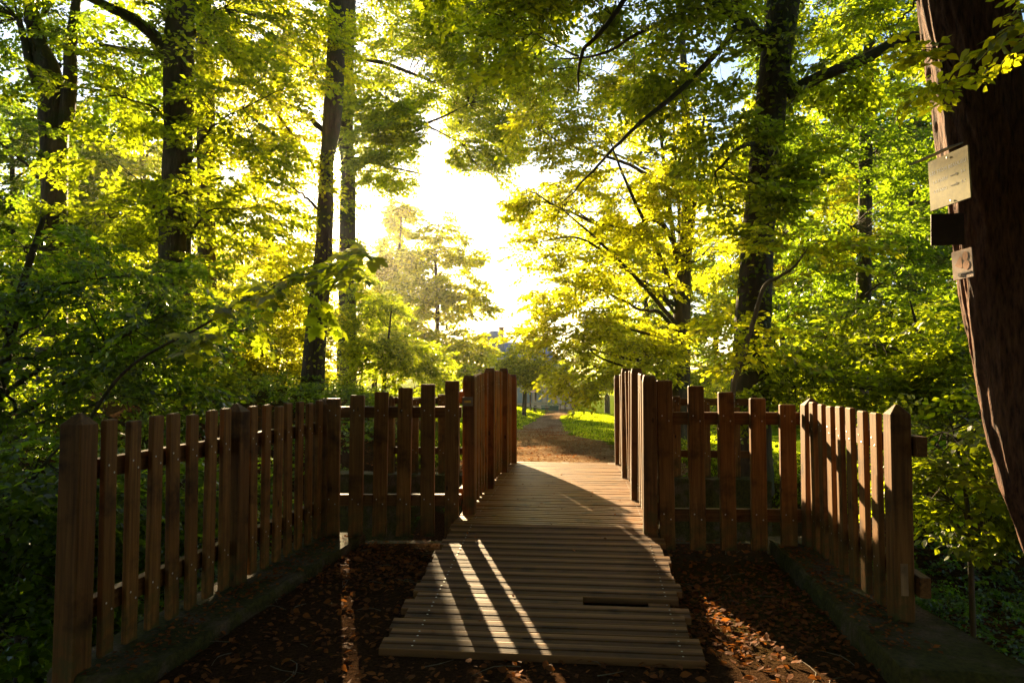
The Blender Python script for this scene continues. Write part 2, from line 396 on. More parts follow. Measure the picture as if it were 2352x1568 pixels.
# ------------------------------------------------------------------ fences
GRP_F = 'wooden picket fences at the footbridge'
rgf = np.random.default_rng(11)
def make_post(parent, x, z0, h, w, kind, name='post'):
    mb = MB(); mb.post(w, h, .05 if kind == 'pyramid' else .045, kind)
    o = link(name, mb.mesh('post', [M['post']]), parent); o.location = (x, 0, z0)
    o.rotation_euler = (rgf.normal(0, .004), rgf.normal(0, .004), 0); return o
def make_picket(parent, x, z0, h, w, th, yoff, side, rails, dirn=-1):
    mb = MB(); mb.post(w, h, .006, 'flat', .004, 0, th)
    for rz in rails:
        a = w * .22 * (1 if rgf.random() < .5 else 1)
        mb.screw(-a, side * th / 2, rz + .018 - z0, .0055, side); mb.screw(a, side * th / 2, rz - .02 - z0, .0055, side)
    o = link('picket', mb.mesh('picket', [M['picket'], M['screw']]), parent); o.location = (x, yoff, z0)
    o.rotation_euler = (rgf.normal(0, .006), rgf.normal(0, .007), rgf.normal(0, .03)); return o
def make_rail(parent, x0, z0, x1, z1, yoff, hh=.09, th=.05, sag=None):
    mb = MB(); n = 8 if sag else 1; L = x1 - x0
    for i in range(n):
        pass
    vs = []; fs = []
    for i in range(n + 1):
        t = i / n; x = x0 + L * t; z = z0 + (z1 - z0) * t + (sag(t) if sag else 0)
        vs += [(x, -th/2, z - hh/2), (x, th/2, z - hh/2), (x, th/2, z + hh/2), (x, -th/2, z + hh/2)]
    fs = [(0, 1, 2, 3)] + [(4*i+j, 4*i+4+j, 4*i+4+(j+1)%4, 4*i+(j+1)%4) for i in range(n) for j in range(4)] + [(4*n+3, 4*n+2, 4*n+1, 4*n)]
    mb.add(vs, fs); o = link('rail', mb.mesh('rail', [M['rail']]), parent); o.location = (0, yoff, 0); return o

def fence(p0, p1, label, posts, pickets, rails, pside=-1, base=0.0, group=GRP_F, pk_off=.03, rl_off=.026, name='picket_fence', sside=None):
    """local x runs p0->p1; pickets on side pside of the line (local y)"""
    d = np.array(p1) - np.array(p0); a = math.atan2(d[1], d[0])
    t = thing(name, (p0[0], p0[1], 0), label, 'fence', group, a)
    for (x, z0, h, w, k) in posts: make_post(t, x, z0, h, w, k)
    for (x, z0, h, w, th, rz) in pickets: make_picket(t, x, z0, h, w, th, pside * pk_off, sside or pside, rz)
    for (x0, z0, x1, z1, sag) in rails: make_rail(t, x0, z0, x1, z1, -pside * rl_off, sag=sag)
    return t
# left wing: posts at 0, 1.26, 2.52
L3 = A1 + dl * 2.52
s_ = 1.26 / 8
pk = []
for i in range(1, 16):
    if i == 8: continue
    x = i * s_; pk.append((x, .085 - .004 * (i % 3), 1.07 + .008 * math.sin(i * 2.1), .082, .030, (.93 + .0, .30)))
fL = fence(A1, L3, 'long dark picket fence on the left kerb with fifteen pickets and three posts',
      [(.0, -.02, 1.215, .108, 'pyramid'), (1.26, .05, 1.13, .12, 'pyramid'), (2.52, .04, 1.125, .12, 'pyramid')],
      pk, [(.06, .93, 1.2, .93, None), (1.32, .93, 2.46, .93, None), (.06, .30, 1.2, .30, None), (1.32, .30, 2.46, .30, None)], pside=-1)
# left gate panel
def xpx(px, d): return (px - CX) / F * d
gx = [xpx(p, 5.55) for p in (770, 822, 876, 930, 985, 1040)]; gt = [1.165, 1.19, 1.217, 1.25, 1.278, 1.305]
q0 = np.array([-1.50, 5.55]); q1 = np.array([-.41, 5.55])
pk = [(x - q0[0], .07, z - .07, .112, .042, (1.05, .345)) for x, z in zip(gx, gt)]
fence(q0, q1, 'dark infill panel of six rising pickets between left fence and bridge railing', [], pk,
      [(0.0, 1.05, 1.09, 1.05, None), (0.0, .345, 1.09, .345, None)], pside=-1)
# right gate panel
gx = [xpx(p, 5.0) for p in (1531, 1600, 1669, 1738, 1805)]; gt = [1.315, 1.275, 1.23, 1.185, 1.14]
q0 = np.array([1.07, 5.06]); q1 = np.array([2.11, 5.02])
pk = [(x - q0[0], .09, z - .09, .112, .042, (1.04, .33)) for x, z in zip(gx, gt)]
fence(q0, q1, 'infill panel of five falling pickets between bridge railing and right fence', [], pk,
      [(0.0, 1.035, 1.04, 1.035, None), (0.0, .33, 1.04, .33, None)], pside=-1)
# right wing: local x from far post to near post, pickets on path side
LR = float(np.linalg.norm(B2 - B1)); s_ = LR / 8
pk = [(i * s_, .14, 1.02 + .006 * math.sin(i * 1.7), .09, .032, (1.0, .36)) for i in range(1, 8)]
fR = fence(B1, B2, 'short picket fence on the right kerb with sunlit stripes on its pickets',
      [(0, .11, 1.075, .12, 'pyramid'), (LR, .105, 1.105, .10, 'pyramid')], pk,
      [(.06, 1.0, LR - .06, 1.0, None), (.06, .36, LR - .06, .36, None), ], pside=-1 if True else 1)
# short rail stub ends showing outside the near post
for z in (1.0, .30):
    mb = MB(); mb.box((0, 0, 0), (.16, .05, .1)); o = link('rail_end', mb.mesh('rail_end', [M['rail']]), fR); o.location = (LR + .0, .087, z)
# pale repair insets
for (f_, x, yy, zz) in ((fR, LR + .0515, .0, .33),):
    mb = MB(); mb.box((0, 0, 0), (.004, .035, .16)); o = link('inset', mb.mesh('inset', [wood_mat('pale_inset_wood', (.2, .12, .06), (.3, .18, .09), (.38, .24, .13))]), f_); o.location = (x, yy, zz)

# bridge axis frame
bd = np.array([.0990, .9951]); bn = np.array([.9951, -.0990])
O = np.array([-.224, 0.0])                                            # axis: x = -.224 + .0995 y ... start at y=0
def BP(y, off):                                                       # y along, off across (m)
    return np.array([-.224 + .0995 * y, y]) + bn * off
def deck_z(y): return .228 - .0085 * (y - 6.3) ** 2 if y > 6.3 else .228 - .004 * (6.3 - y)
Ly = [5.55, 6.77, 8.03, 9.17]; Ltop = [1.35, 1.415, 1.42, 1.34]
Ry = [5.10, 6.30, 7.65, 9.10]; Rtop = [1.35, 1.41, 1.415, 1.335]
def railing(ys_, tops, off, label, pside, npk):
    p0 = BP(ys_[0], off); p1 = BP(ys_[-1], off)
    X = [(y - ys_[0]) / bd[1] for y in ys_]
    posts = [(x, deck_z(y) - .02, t - deck_z(y) + .02, .10, 'dome') for x, y, t in zip(X, ys_, tops)]
    pk = []; rl = []
    for i in range(3):
        n = npk[i]
        for k in range(1, n + 1):
            x = X[i] + (X[i+1] - X[i]) * k / (n + 1); t = k / (n + 1); top = tops[i] * (1 - t) + tops[i+1] * t - .045 + .02 * math.sin(math.pi * t)
            y = ys_[0] + x * bd[1]; z0 = deck_z(y) + .02
            pk.append((x, z0, top - z0, .10, .046, (top - .13, z0 + .13)))
        for dz, ref in ((-.18, tops), (None, None)):
            if ref is not None: rl.append((X[i] + .05, tops[i] - .18, X[i+1] - .05, tops[i+1] - .18, (lambda t: .02 * math.sin(math.pi * t))))
            else: rl.append((X[i] + .05, deck_z(ys_[i]) + .15, X[i+1] - .05, deck_z(ys_[i+1]) + .15, None))
    return fence(p0, p1, label, posts, pk, rl, pside=-pside, pk_off=.022, rl_off=-.07, sside=pside)
LO, RO = -.679, .727
railing(Ly, Ltop, LO, 'tall arched picket railing along the left edge of the footbridge deck', -1, (6, 6, 5))
railing(Ry, Rtop, RO, 'tall arched picket railing along the right edge of the footbridge deck', 1, (6, 6, 6))
# far panels
p0 = BP(9.2, RO + .07); xr = [p0[0] + .19 * (i + 1) for i in range(8)]
fence((p0[0], 9.1), (p0[0] + 1.72, 8.95), 'short far picket panel beyond the ravine to the right of the deck',
      [(1.7, -.05, 1.12, .1, 'pyramid')], [(.19 * (i + .6), .0, 1.16 - .035 * i, .10, .04, (.98, .30)) for i in range(8)],
      [(0, .98, 1.66, .98, None), (0, .30, 1.66, .30, None)], pside=-1)
p0 = BP(9.3, LO - .07)
fence((p0[0] - 1.62, 9.42), (p0[0], 9.27), 'shaded far picket panel beyond the ravine to the left of the deck',
      [(0, -.05, 1.1, .1, 'pyramid')], [(.19 * (i + .8), .0, .98 + .03 * i, .10, .04, (.98, .30)) for i in range(8)],
      [(0, .98, 1.6, .98, None), (0, .30, 1.6, .30, None)], pside=-1)

# ------------------------------------------------------------------ footbridge deck and ramp
rgd = np.random.default_rng(21)
bridge = thing('footbridge', (*BP(5.2, 0.02), .2), 'low wooden footbridge deck with a sloping plank ramp and one broken plank', 'footbridge', None, math.atan2(bd[1], bd[0]) - math.pi / 2)
bo = BP(5.2, 0.02)
def board(mb, y0, y1, z0, z1, xa, xb, th=.034, grooves=True, mi=0):
    """board across the deck from y0 to y1 along the axis, ribbed on top"""
    xa += rgd.normal(0, .008); xb += rgd.normal(0, .008); n = 2 if grooves else 1
    prof = [(y0, z0 - th), (y0, z0 - .003)]
    W = y1 - y0
    for i in range(n):
        a = y0 + W * (i + .04) / n; c = y0 + W * (i + .80) / n; zz = lambda y: z0 + (z1 - z0) * (y - y0) / W
        prof += [(a + .001, zz(a)), (c, zz(c))]
        if i < n - 1: prof += [(c + .002, zz(c) - .006), (y0 + W * (i + 1) / n - .001, zz(y0 + W * (i + 1) / n) - .006)]
    prof += [(y1, z1 - .003), (y1, z1 - th)]
    k = len(prof); vs = [(xa, y, z) for y, z in prof] + [(xb, y, z) for y, z in prof]
    tw = rgd.normal(0, .002); vs = [(x, y, z + tw * (x / .7)) for x, y, z in vs]
    fs = [tuple(range(k)), tuple(range(2 * k - 1, k - 1, -1))] + [(i, k + i, k + (i + 1) % k, (i + 1) % k) for i in range(k)]
    mb.add(vs, fs, mi)
    for sx in (-.62, .68):
        for q in (.3, .7): 
            if xa < sx < xb: mb.add([(sx + .006 * math.cos(t), y0 + W * q + .006 * math.sin(t), z0 + (z1 - z0) * q + .0025) for t in [j * math.pi / 3 for j in range(6)]], [(0, 1, 2, 3, 4, 5)], 1)
# ramp in bridge-local coordinates: y=0 at y_world 5.2
mb = MB(); ya, yb = -1.90, .0; nb_ = 17; st = (yb - ya) / nb_
for i in range(nb_):
    y0 = ya + i * st; z0 = -.165 + .185 * (i / nb_); z1 = z0 + .185 / nb_ + rgd.normal(0, .0008)
    xa, xb = -.765, .765
    xb += .02 * math.sin(i * 1.9); xa += .015 * math.sin(i * 2.7)
    drop = rgd.normal(0, .002)
    if i == 5:
        board(mb, y0 + .004, y0 + st - .006, z0, z1, xa, .22); board(mb, y0 + .004, y0 + st - .004, z0 - .022, z1 - .02, .575, xb - .06, grooves=False)
    else: board(mb, y0 + .005, y0 + st - .007, z0 + drop - .004, z1 + drop + .004, xa, xb)
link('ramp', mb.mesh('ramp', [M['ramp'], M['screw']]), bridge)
mb = MB(); L = 4.2; n = 31; st = L / n
for i in range(n):
    y0 = 0.0 + i * st; za = deck_z(5.2 + y0) - .2; zb = deck_z(5.2 + y0 + st) - .2
    board(mb, y0 + .006, y0 + st - .009, za, zb, -.77, .79)
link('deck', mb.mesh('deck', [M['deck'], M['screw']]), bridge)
for sx in (-.6, 0.0, .62):
    mb = MB(); mb.box((sx, 2.1, -.11), (.1, 4.1, .13)); o = link('beam', mb.mesh('beam', [M['rail']]), bridge)
    mb = MB()
    mb.add([(sx - .04, -1.85, -.21), (sx + .04, -1.85, -.21), (sx + .04, 0, -.2), (sx - .04, 0, -.2), (sx - .04, -1.85, -.202), (sx + .04, -1.85, -.202), (sx + .04, 0, -.03), (sx - .04, 0, -.03)],
           [(0,3,2,1),(4,5,6,7),(0,1,5,4),(1,2,6,5),(2,3,7,6),(3,0,4,7)]); link('ramp_joist', mb.mesh('ramp_joist', [M['rail']]), bridge)

# ------------------------------------------------------------------ leaves
def spray_template(rg, n_side=7, L=.62, leaf=.085, per=4, droop=.10, nz=.5):
    """flat twig fan growing along +X; returns base, dir, normal, size"""
    B = []; Dr = []; Nn = []; Sz = []
    tw = [((0, 0, 0), (1, 0), L)]
    for i in range(n_side):
        s = 1 if i % 2 else -1; t = .15 + .75 * i / n_side; l = L * (.62 - .38 * t) * rg.uniform(.8, 1.2)
        a = s * rg.uniform(.6, .95); tw.append(((L * t, 0, -droop * t * t), (math.cos(a), math.sin(a)), l))
    for (o, d, l) in tw:
        k = max(2, int(l / (leaf * .42)))
        for j in range(k):
            f = (j + .6) / k; s = 1 if j % 2 else -1
            p = np.array(o) + np.array([d[0] * l * f, d[1] * l * f, -droop * f * f * .5]) + rg.normal(0, .012, 3)
            a = math.atan2(d[1], d[0]) + s * rg.uniform(.5, 1.1) * (1 - .5 * (j == k - 1))
            B.append(p); Dr.append([math.cos(a), math.sin(a), rg.normal(-.22, .25)])
            Nn.append(np.array([rg.normal(0, nz), rg.normal(0, nz), 1.0])); Sz.append(leaf * rg.uniform(.65, 1.2))
    Dr = np.array(Dr); Nn = np.array(Nn); Dr /= np.linalg.norm(Dr, axis=1)[:, None]
    Nn -= (Nn * Dr).sum(1)[:, None] * Dr; Nn /= np.linalg.norm(Nn, axis=1)[:, None]
    return np.array(B), Dr, Nn, np.array(Sz)
SHAPES = {
 'quad': (np.array([[0, 0], [.45, .31], [1, 0], [.45, -.31]]), np.array([0, .05, -.04, .05])),
 'ovate': (np.array([[0, 0], [.22, .25], [.55, .31], [.85, .14], [1.05, 0], [.85, -.14], [.55, -.31], [.22, -.25]]), np.array([0, .05, .06, .02, -.06, .02, .06, .05])),
 'maple': (np.array([[0, 0], [-.02, .30], [.18, .26], [.22, .52], [.42, .36], [.60, .56], [.62, .22], [.78, .26], [1.08, 0], [.78, -.26], [.62, -.22], [.60, -.56], [.42, -.36], [.22, -.52], [.18, -.26], [-.02, -.30]]),
           np.array([0, .0, .05, 0, .06, -.02, .05, .0, -.1, .0, .05, -.02, .06, 0, .05, .0])),
}
def leaves_mesh(name, B, Dr, Nn, Sz, shape, mats):
    uv, zz = SHAPES[shape]; k = len(uv); Sd = np.cross(Nn, Dr)
    V = B[:, None] + Sz[:, None, None] * (uv[None, :, 0, None] * Dr[:, None] + uv[None, :, 1, None] * Sd[:, None] + zz[None, :, None] * Nn[:, None])
    n = len(B); return np_mesh(name, V.reshape(-1, 3), np.arange(n * k).reshape(n, k), mats)
def rot_apply(yaw, pit, roll, sc_, C, tpl):
    cy_, sy = np.cos(yaw), np.sin(yaw); cp, sp = np.cos(pit), np.sin(pit); cr, sr = np.cos(roll), np.sin(roll)
    # columns: X axis (growth), Y, Z
    X = np.stack([cy_ * cp, sy * cp, sp], -1); Y0 = np.stack([-sy, cy_, 0 * sy], -1); Z0 = np.cross(X, Y0)
    Y = Y0 * cr[:, None] + Z0 * sr[:, None]; Z = -Y0 * sr[:, None] + Z0 * cr[:, None]
    Rm = np.stack([X, Y, Z], 1)                                     # (S,3,3) rows are axes
    B, Dr, Nn, Sz = tpl
    P = np.einsum('nk,skj->snj', B, Rm) * sc_[:, None, None] + C[:, None]
    Dd = np.einsum('nk,skj->snj', Dr, Rm); Nd = np.einsum('nk,skj->snj', Nn, Rm)
    Zs = sc_[:, None] * Sz[None]
    return P.reshape(-1, 3), Dd.reshape(-1, 3), Nd.reshape(-1, 3), Zs.ravel()

def sun_gap(C, rg, lawn=True, leafwise=False):
    """thin the crowns where the real wood lets the low sun through to the bridge and lawn"""
    keep = np.ones(len(C), bool)
    def zone(x0, x1, y0, y1, z0, pk):
        if leafwise and pk > 0: return
        k = (C[:, 2] - z0) / S[2]; P = C - S[None] * k[:, None]
        ins = (k > 0) & (P[:, 0] > x0) & (P[:, 0] < x1) & (P[:, 1] > y0) & (P[:, 1] < y1)
        keep[ins & (rg.random(len(C)) > pk)] = False
    zone(-.32, 2.0, 2.0, 9.7, .12, .0)
    zone(-2.4, -.32, 3.0, 9, .1, .8)
    for z0 in (.3, .6, .9, 1.15): zone(1.75, 2.5, 3.4, 5.4, z0, .0)
    for z0 in np.arange(.3, 4.7, .38): zone(2.1, 3.2, 3.0, 4.4, z0, .0)
    if lawn: zone(-2.5, 6.5, 12.5, 50, -.4, .2)
    for z0 in (1.2, 1.38, 1.55): zone(-.2, .2, -.25, .25, z0, 0)
    return keep
NLEAF = [0]
def crown_points(rg, blobs, clump=.0):
    Cs = []; own = []
    for bi, (c, r, n) in enumerate(blobs):
        m_ = int(n * 1.9) + 8; d = rg.normal(0, 1, (m_, 3)); d /= np.linalg.norm(d, axis=1)[:, None]
        rad = rg.uniform(.12, 1, m_) ** .42
        P = np.array(c) + d * rad[:, None] * np.array(r)
        q = vnoise(P, 1.5) + .5 * vnoise(P + 7, 3.5); o = np.argsort(-(q * (1 + clump) + rg.normal(0, .6, m_)))
        P = P[o[:n]]; Cs.append(P); own.append(np.full(len(P), bi))
    return np.concatenate(Cs), np.concatenate(own)

def tree(name, label, cat, group, trunk, blobs, limbs=(), mat_leaf='leaf', bark='bark', leaf=.105, L=.66, shape='quad', seed=1, per_side=7,
         sides=14, rough=.035, far=1.0, gap=True, dry=False, twig_frac=.35, droop=.10, pitch=(-.15, .30), nz=.65, ivy=None, autolimb=True, minz=True, ridges=0):
    """trunk / limbs: rows (px, py, depth, diameter m); blobs: (px, py, depth, rx, ry, rz, sprays)"""
    rg = np.random.default_rng(seed)
    if far != 1.0:
        trunk = [(a, b_, d * far, w_ * far) for a, b_, d, w_ in trunk]; limbs = [[(a, b_, d * far, w_ * far) for a, b_, d, w_ in l_] for l_ in limbs]
        blobs = [(a, b_, d * far, r1 * far, r2 * far, r3 * far, n_) for a, b_, d, r1, r2, r3, n_ in blobs]
    T = np.array([[*D(p, q, d), w_ / 2] for p, q, d, w_ in trunk])
    gz = float(terrain(T[0, 0], T[0, 1]))
    if T[0, 2] > gz - .05:
        T = np.vstack([[T[0, 0] - (T[1, 0] - T[0, 0]) * .1, T[0, 1], gz - .15, T[0, 3] * 1.18], T])
    base = np.array([T[0, 0], T[0, 1], max(gz, T[0, 2])])
    root = thing(name, base, label, cat, group)
    ln = smooth_line(T, max(12, int(len(T) * 9)))
    if ridges: ln = smooth_line(T, 420)
    V1, F1 = tubes([(ln[:, :3], ln[:, 3])], sides, rough, seed)
    if ridges:                            # deep vertical bark plates cut into the surface
        n_ = len(ln); rel = V1.reshape(n_, sides, 3) - ln[:, None, :3]; an = np.arange(sides) / sides * 2 * np.pi
        hh = ln[:, 2][:, None] * np.ones((1, sides)); A_ = an[None] + .10 * np.sin(hh * 2.1) + .05 * np.sin(hh * 6.3 + an[None] * 2)
        Q = np.stack([np.cos(A_) * 4.2, np.sin(A_) * 4.2, hh * 1.1], -1).reshape(-1, 3)
        r1 = 1 - np.abs(vnoise(Q, 1.0)); r2 = 1 - np.abs(vnoise(Q * [1, 1, 2.2] + 9, 2.4)); r3 = vnoise(Q * [1, 1, 3] + 3, 5.5)
        dsp = (.022 * r1 + .012 * r2 + .004 * r3 - .02).reshape(n_, sides); big = .02 * np.sin(3 * an)[None] * np.ones((n_, 1)) + .015 * np.sin(2 * an[None] + hh * .9)
        u_ = rel / (np.linalg.norm(rel, axis=2)[:, :, None] + 1e-9); V1 = (ln[:, None, :3] + rel + u_ * (dsp + big)[:, :, None]).reshape(-1, 3)
    lines = []; LP = []
    for lb in limbs:
        q = np.array([[*D(a, b_, d), w_ / 2] for a, b_, d, w_ in lb]); q = smooth_line(q, 6 * len(q))
        q[:, :3] += np.cumsum(rg.normal(0, .012, (len(q), 3)), 0) * .5
        lines.append((q[:, :3], q[:, 3])); LP.append(q)
    bw = [(D(a, b_, d), (rx, ry, rz), n) for a, b_, d, rx, ry, rz, n in blobs]
    C, own = crown_points(rg, bw)
    yaw0 = np.zeros(len(C)); src = np.zeros((len(C), 3))
    for bi, (c, r, n) in enumerate(bw):
        # the limb that carries this part of the crown
        k = np.argmin(np.abs(ln[:, 2] - (c[2] - .5 * r[2] - .35 * np.linalg.norm(c[:2] - ln[:, :2], axis=1))) + .3 * np.linalg.norm(c[:2] - ln[:, :2], axis=1) * 0)
        a = ln[k]; d_ = np.linalg.norm(c - a[:3]); r0 = min(a[3] * .55, .02 + .010 * d_)
        if autolimb:
            mid1 = a[:3] * .6 + c * .4 + rg.normal(0, .12, 3) * d_ * .25 + np.array([0, 0, .06 * d_])
            pr = np.cross(c - a[:3], [0, 0, 1.]); pr /= np.linalg.norm(pr) + 1e-6; w_ = d_ * .09
            q = smooth_line([[*a[:3], r0], [*(a[:3] * .75 + c * .25 + pr * rg.normal(0, w_) + [0, 0, rg.uniform(.0, .1) * d_]), r0 * .85], [*(mid1 + pr * rg.normal(0, w_)), r0 * .65],
                             [*(a[:3] * .22 + c * .78 + pr * rg.normal(0, w_) + [0, 0, rg.normal(.03, .04) * d_]), r0 * .4], [*c, r0 * .15]], 22)
            q[:, :3] += rg.normal(0, .012, (len(q), 3))
            lines.append((q[:, :3], q[:, 3]))
        else: q = smooth_line([[*a[:3], r0], [*c, r0 * .35]], 6)
        ii = np.where(own == bi)[0]
        cand = np.vstack(LP + [ln[::3]]) if (LP and not autolimb) else (np.vstack([q[len(q) // 3:]] + LP) if LP else q[len(q) // 3:])
        for i in ii:
            dd = np.linalg.norm(cand[:, :3] - C[i], axis=1) + .0; j = int(np.argmin(dd))
            src[i] = cand[j, :3]
    v = C - src; yaw0 = np.arctan2(v[:, 1], v[:, 0]) + rg.normal(0, .6, len(C))
    keep = sun_gap(C + 0, rg, gap != 'bridge') if gap else np.ones(len(C), bool)
    if minz: keep &= C[:, 2] > terrain(C[:, 0], C[:, 1]) + .08
    C, src, yaw0 = C[keep], src[keep], yaw0[keep]
    pit = rg.normal(pitch[0], pitch[1], len(C)); roll = rg.normal(0, .3, len(C)); scs = rg.uniform(.75, 1.25, len(C))
    tpls = [spray_template(rg, per_side, L, leaf, 4, droop, nz) for _ in range(5)]
    w5 = rg.integers(0, 5, len(C)); parts = [[], [], [], []]
    for t in range(5):
        s5 = w5 == t
        if s5.any():
            for a, b_ in zip(parts, rot_apply(yaw0[s5], pit[s5], roll[s5], scs[s5], C[s5], tpls[t])): a.append(b_)
    if gap:
        for t in range(len(parts[0])):
            kk = sun_gap(parts[0][t], rg, False, True)
            for q in range(4): parts[q][t] = parts[q][t][kk]
    if ivy:
        for (i0, i1, cnt, sz) in ivy:       # leaves clinging to the trunk between two fractions of its line
            u_ = rg.uniform(i0, i1, cnt) * (len(ln) - 1); k = u_.astype(int); f = (u_ - k)[:, None]; c_ = ln[k, :3] * (1 - f) + ln[np.minimum(k + 1, len(ln) - 1), :3] * f
            an = rg.uniform(0, 6.28, cnt); dv = np.stack([np.cos(an), np.sin(an), rg.normal(-.3, .3, cnt)], -1); dv /= np.linalg.norm(dv, axis=1)[:, None]
            cl = rg.uniform(0, 1, cnt) ** 2
            nn = np.stack([np.cos(an), np.sin(an), rg.normal(0.3, .4, cnt)], -1) + rg.normal(0, .3, (cnt, 3)); dd = np.cross(nn, rg.normal(0, 1, (cnt, 3))); dd[:, 2] -= .5
            nn /= np.linalg.norm(nn, axis=1)[:, None]; dd -= (dd * nn).sum(1)[:, None] * nn; dd /= np.linalg.norm(dd, axis=1)[:, None]
            parts[0].append(c_ + dv * (ln[k, 3] + .01 + cl * .16)[:, None]); parts[1].append(dd); parts[2].append(nn); parts[3].append(rg.uniform(.6, 1.2, cnt) * sz)
    # thin branches out to the sprays
    tw = []
    for i in np.where(rg.random(len(C)) < twig_frac)[0]:
        a = src[i]; c = C[i]; d_ = np.linalg.norm(c - a)
        if d_ < .12 or d_ > 2.2: continue
        e = c + np.array([math.cos(yaw0[i]), math.sin(yaw0[i]), pit[i]]) * L * .7 * scs[i]
        mid = (a + c) / 2 + rg.normal(0, .06, 3) * d_; r0 = .005 + .0045 * d_
        q = smooth_line([[*a, r0], [*mid, r0 * .75], [*c, r0 * .45], [*e, .0015]], 7); tw.append((q[:, :3], np.maximum(q[:, 3], .001)))
    VV, FF = [V1], [F1]; o = len(V1)
    if lines:
        v_, f_ = tubes(lines, 8, .03, seed); VV.append(v_); FF.append(f_ + o); o += len(v_)
    if tw:
        v_, f_ = tubes(tw, 3); VV.append(v_); FF.append(f_ + o)
    me = np_mesh('trunk', np.concatenate(VV) - base, np.concatenate(FF), [M[bark]], smooth=True); link('trunk', me, root)
    if len(parts[0]):
        Bc = np.concatenate(parts[0]) - base; NLEAF[0] += len(Bc)
        link('crown', leaves_mesh('crown', Bc, np.concatenate(parts[1]), np.concatenate(parts[2]), np.concatenate(parts[3]), shape, [M[mat_leaf]]), root)
    return root
#TREES
WG = 'tall trees of the wood'
UG = 'young trees and bushes of the undergrowth'
# --- left
tree('forked_tree', 'dark forked tree trunk at the far left with a sunlit rim', 'tree', WG,
     [(118, 860, 12.5, .5), (125, 420, 12.5, .42), (122, 260, 12.5, .48), (110, 160, 12.5, .40), (80, 70, 12.5, .26), (60, -120, 12.5, .2)],
     [(40, 40, 12, 2.2, 2, 1.3, 99), (180, -60, 12.5, 2.2, 2, 1.3, 99), (-60, 280, 12, 1.8, 2, 1.4, 81), (215, 120, 13, 1.3, 1.5, .9, 54)],
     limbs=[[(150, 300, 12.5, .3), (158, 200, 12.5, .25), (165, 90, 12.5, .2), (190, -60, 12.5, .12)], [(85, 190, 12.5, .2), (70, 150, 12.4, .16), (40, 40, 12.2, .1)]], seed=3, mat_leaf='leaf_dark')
tree('beech_tree', 'thick straight dark beech trunk left of centre with a limb reaching up left', 'tree', WG,
     [(402, 885, 12, .62), (402, 600, 12, .54), (410, 300, 12, .50), (412, 100, 12, .50), (425, -150, 12, .42), (430, -400, 12, .3)],
     [(300, -40, 11.5, 1.8, 1.8, .9, 82), (520, 20, 12, 1.6, 1.8, .9, 82), (260, 210, 12, 1.3, 1.5, .7, 45), (560, 250, 11.5, 1.3, 1.5, .9, 54), (420, -250, 12, 3, 3, 1.2, 146), (330, 420, 11, 1.4, 1.4, .7, 54), (520, 480, 11, 1.0, 1.2, .6, 36)],
     limbs=[[(395, 130, 12, .26), (350, 80, 11.8, .22), (300, 40, 11.6, .18), (215, 0, 11.3, .13), (120, -60, 11, .06)], [(385, 130, 12, .14), (300, 115, 12, .1), (180, 95, 12.2, .05)]], seed=4)
tree('slim_tree', 'slimmer dark trunk just right of the thick left beech', 'tree', WG,
     [(478, 880, 16, .40), (474, 500, 16, .40), (472, 200, 16, .38), (468, 0, 16, .34), (465, -300, 16, .2)],
     [(600, 330, 16, 1.8, 2, 1.1, 84), (640, 100, 16, 1.8, 2, 1.1, 84), (520, -100, 16, 2.4, 2, 1.2, 100), (560, 560, 15.5, 1.4, 1.5, .9, 58), (660, 500, 17, 1.0, 1.4, .9, 42)],
     limbs=[[(485, 200, 16, .14), (540, 185, 15.8, .11), (595, 190, 15.6, .09), (650, 270, 15.4, .07), (730, 380, 15.2, .03)]], seed=5, mat_leaf='leaf_bright')
tree('ivy_clad_tree', 'leaning ivy-clad stem of the close pair, left of the sun gap', 'tree', WG,
     [(716, 915, 15, .52), (728, 750, 15, .44), (744, 580, 15, .38), (749, 430, 15, .32), (751, 370, 15, .31), (760, 300, 15, .38), (768, 200, 15, .40), (776, 0, 15, .36), (780, -300, 15, .26)],
     [(640, 130, 15, 1.7, 2, .8, 98), (700, -80, 15, 2.6, 2.4, .9, 124), (610, 400, 14.5, 1.0, 1.2, .7, 35), (660, 250, 15, 1.2, 1.4, .6, 44)],
     limbs=[[(745, 300, 15, .1), (700, 260, 14.9, .06), (640, 230, 14.8, .03)]], seed=6, mat_leaf='leaf_bright', ivy=[(.05, .55, 900, .10)])
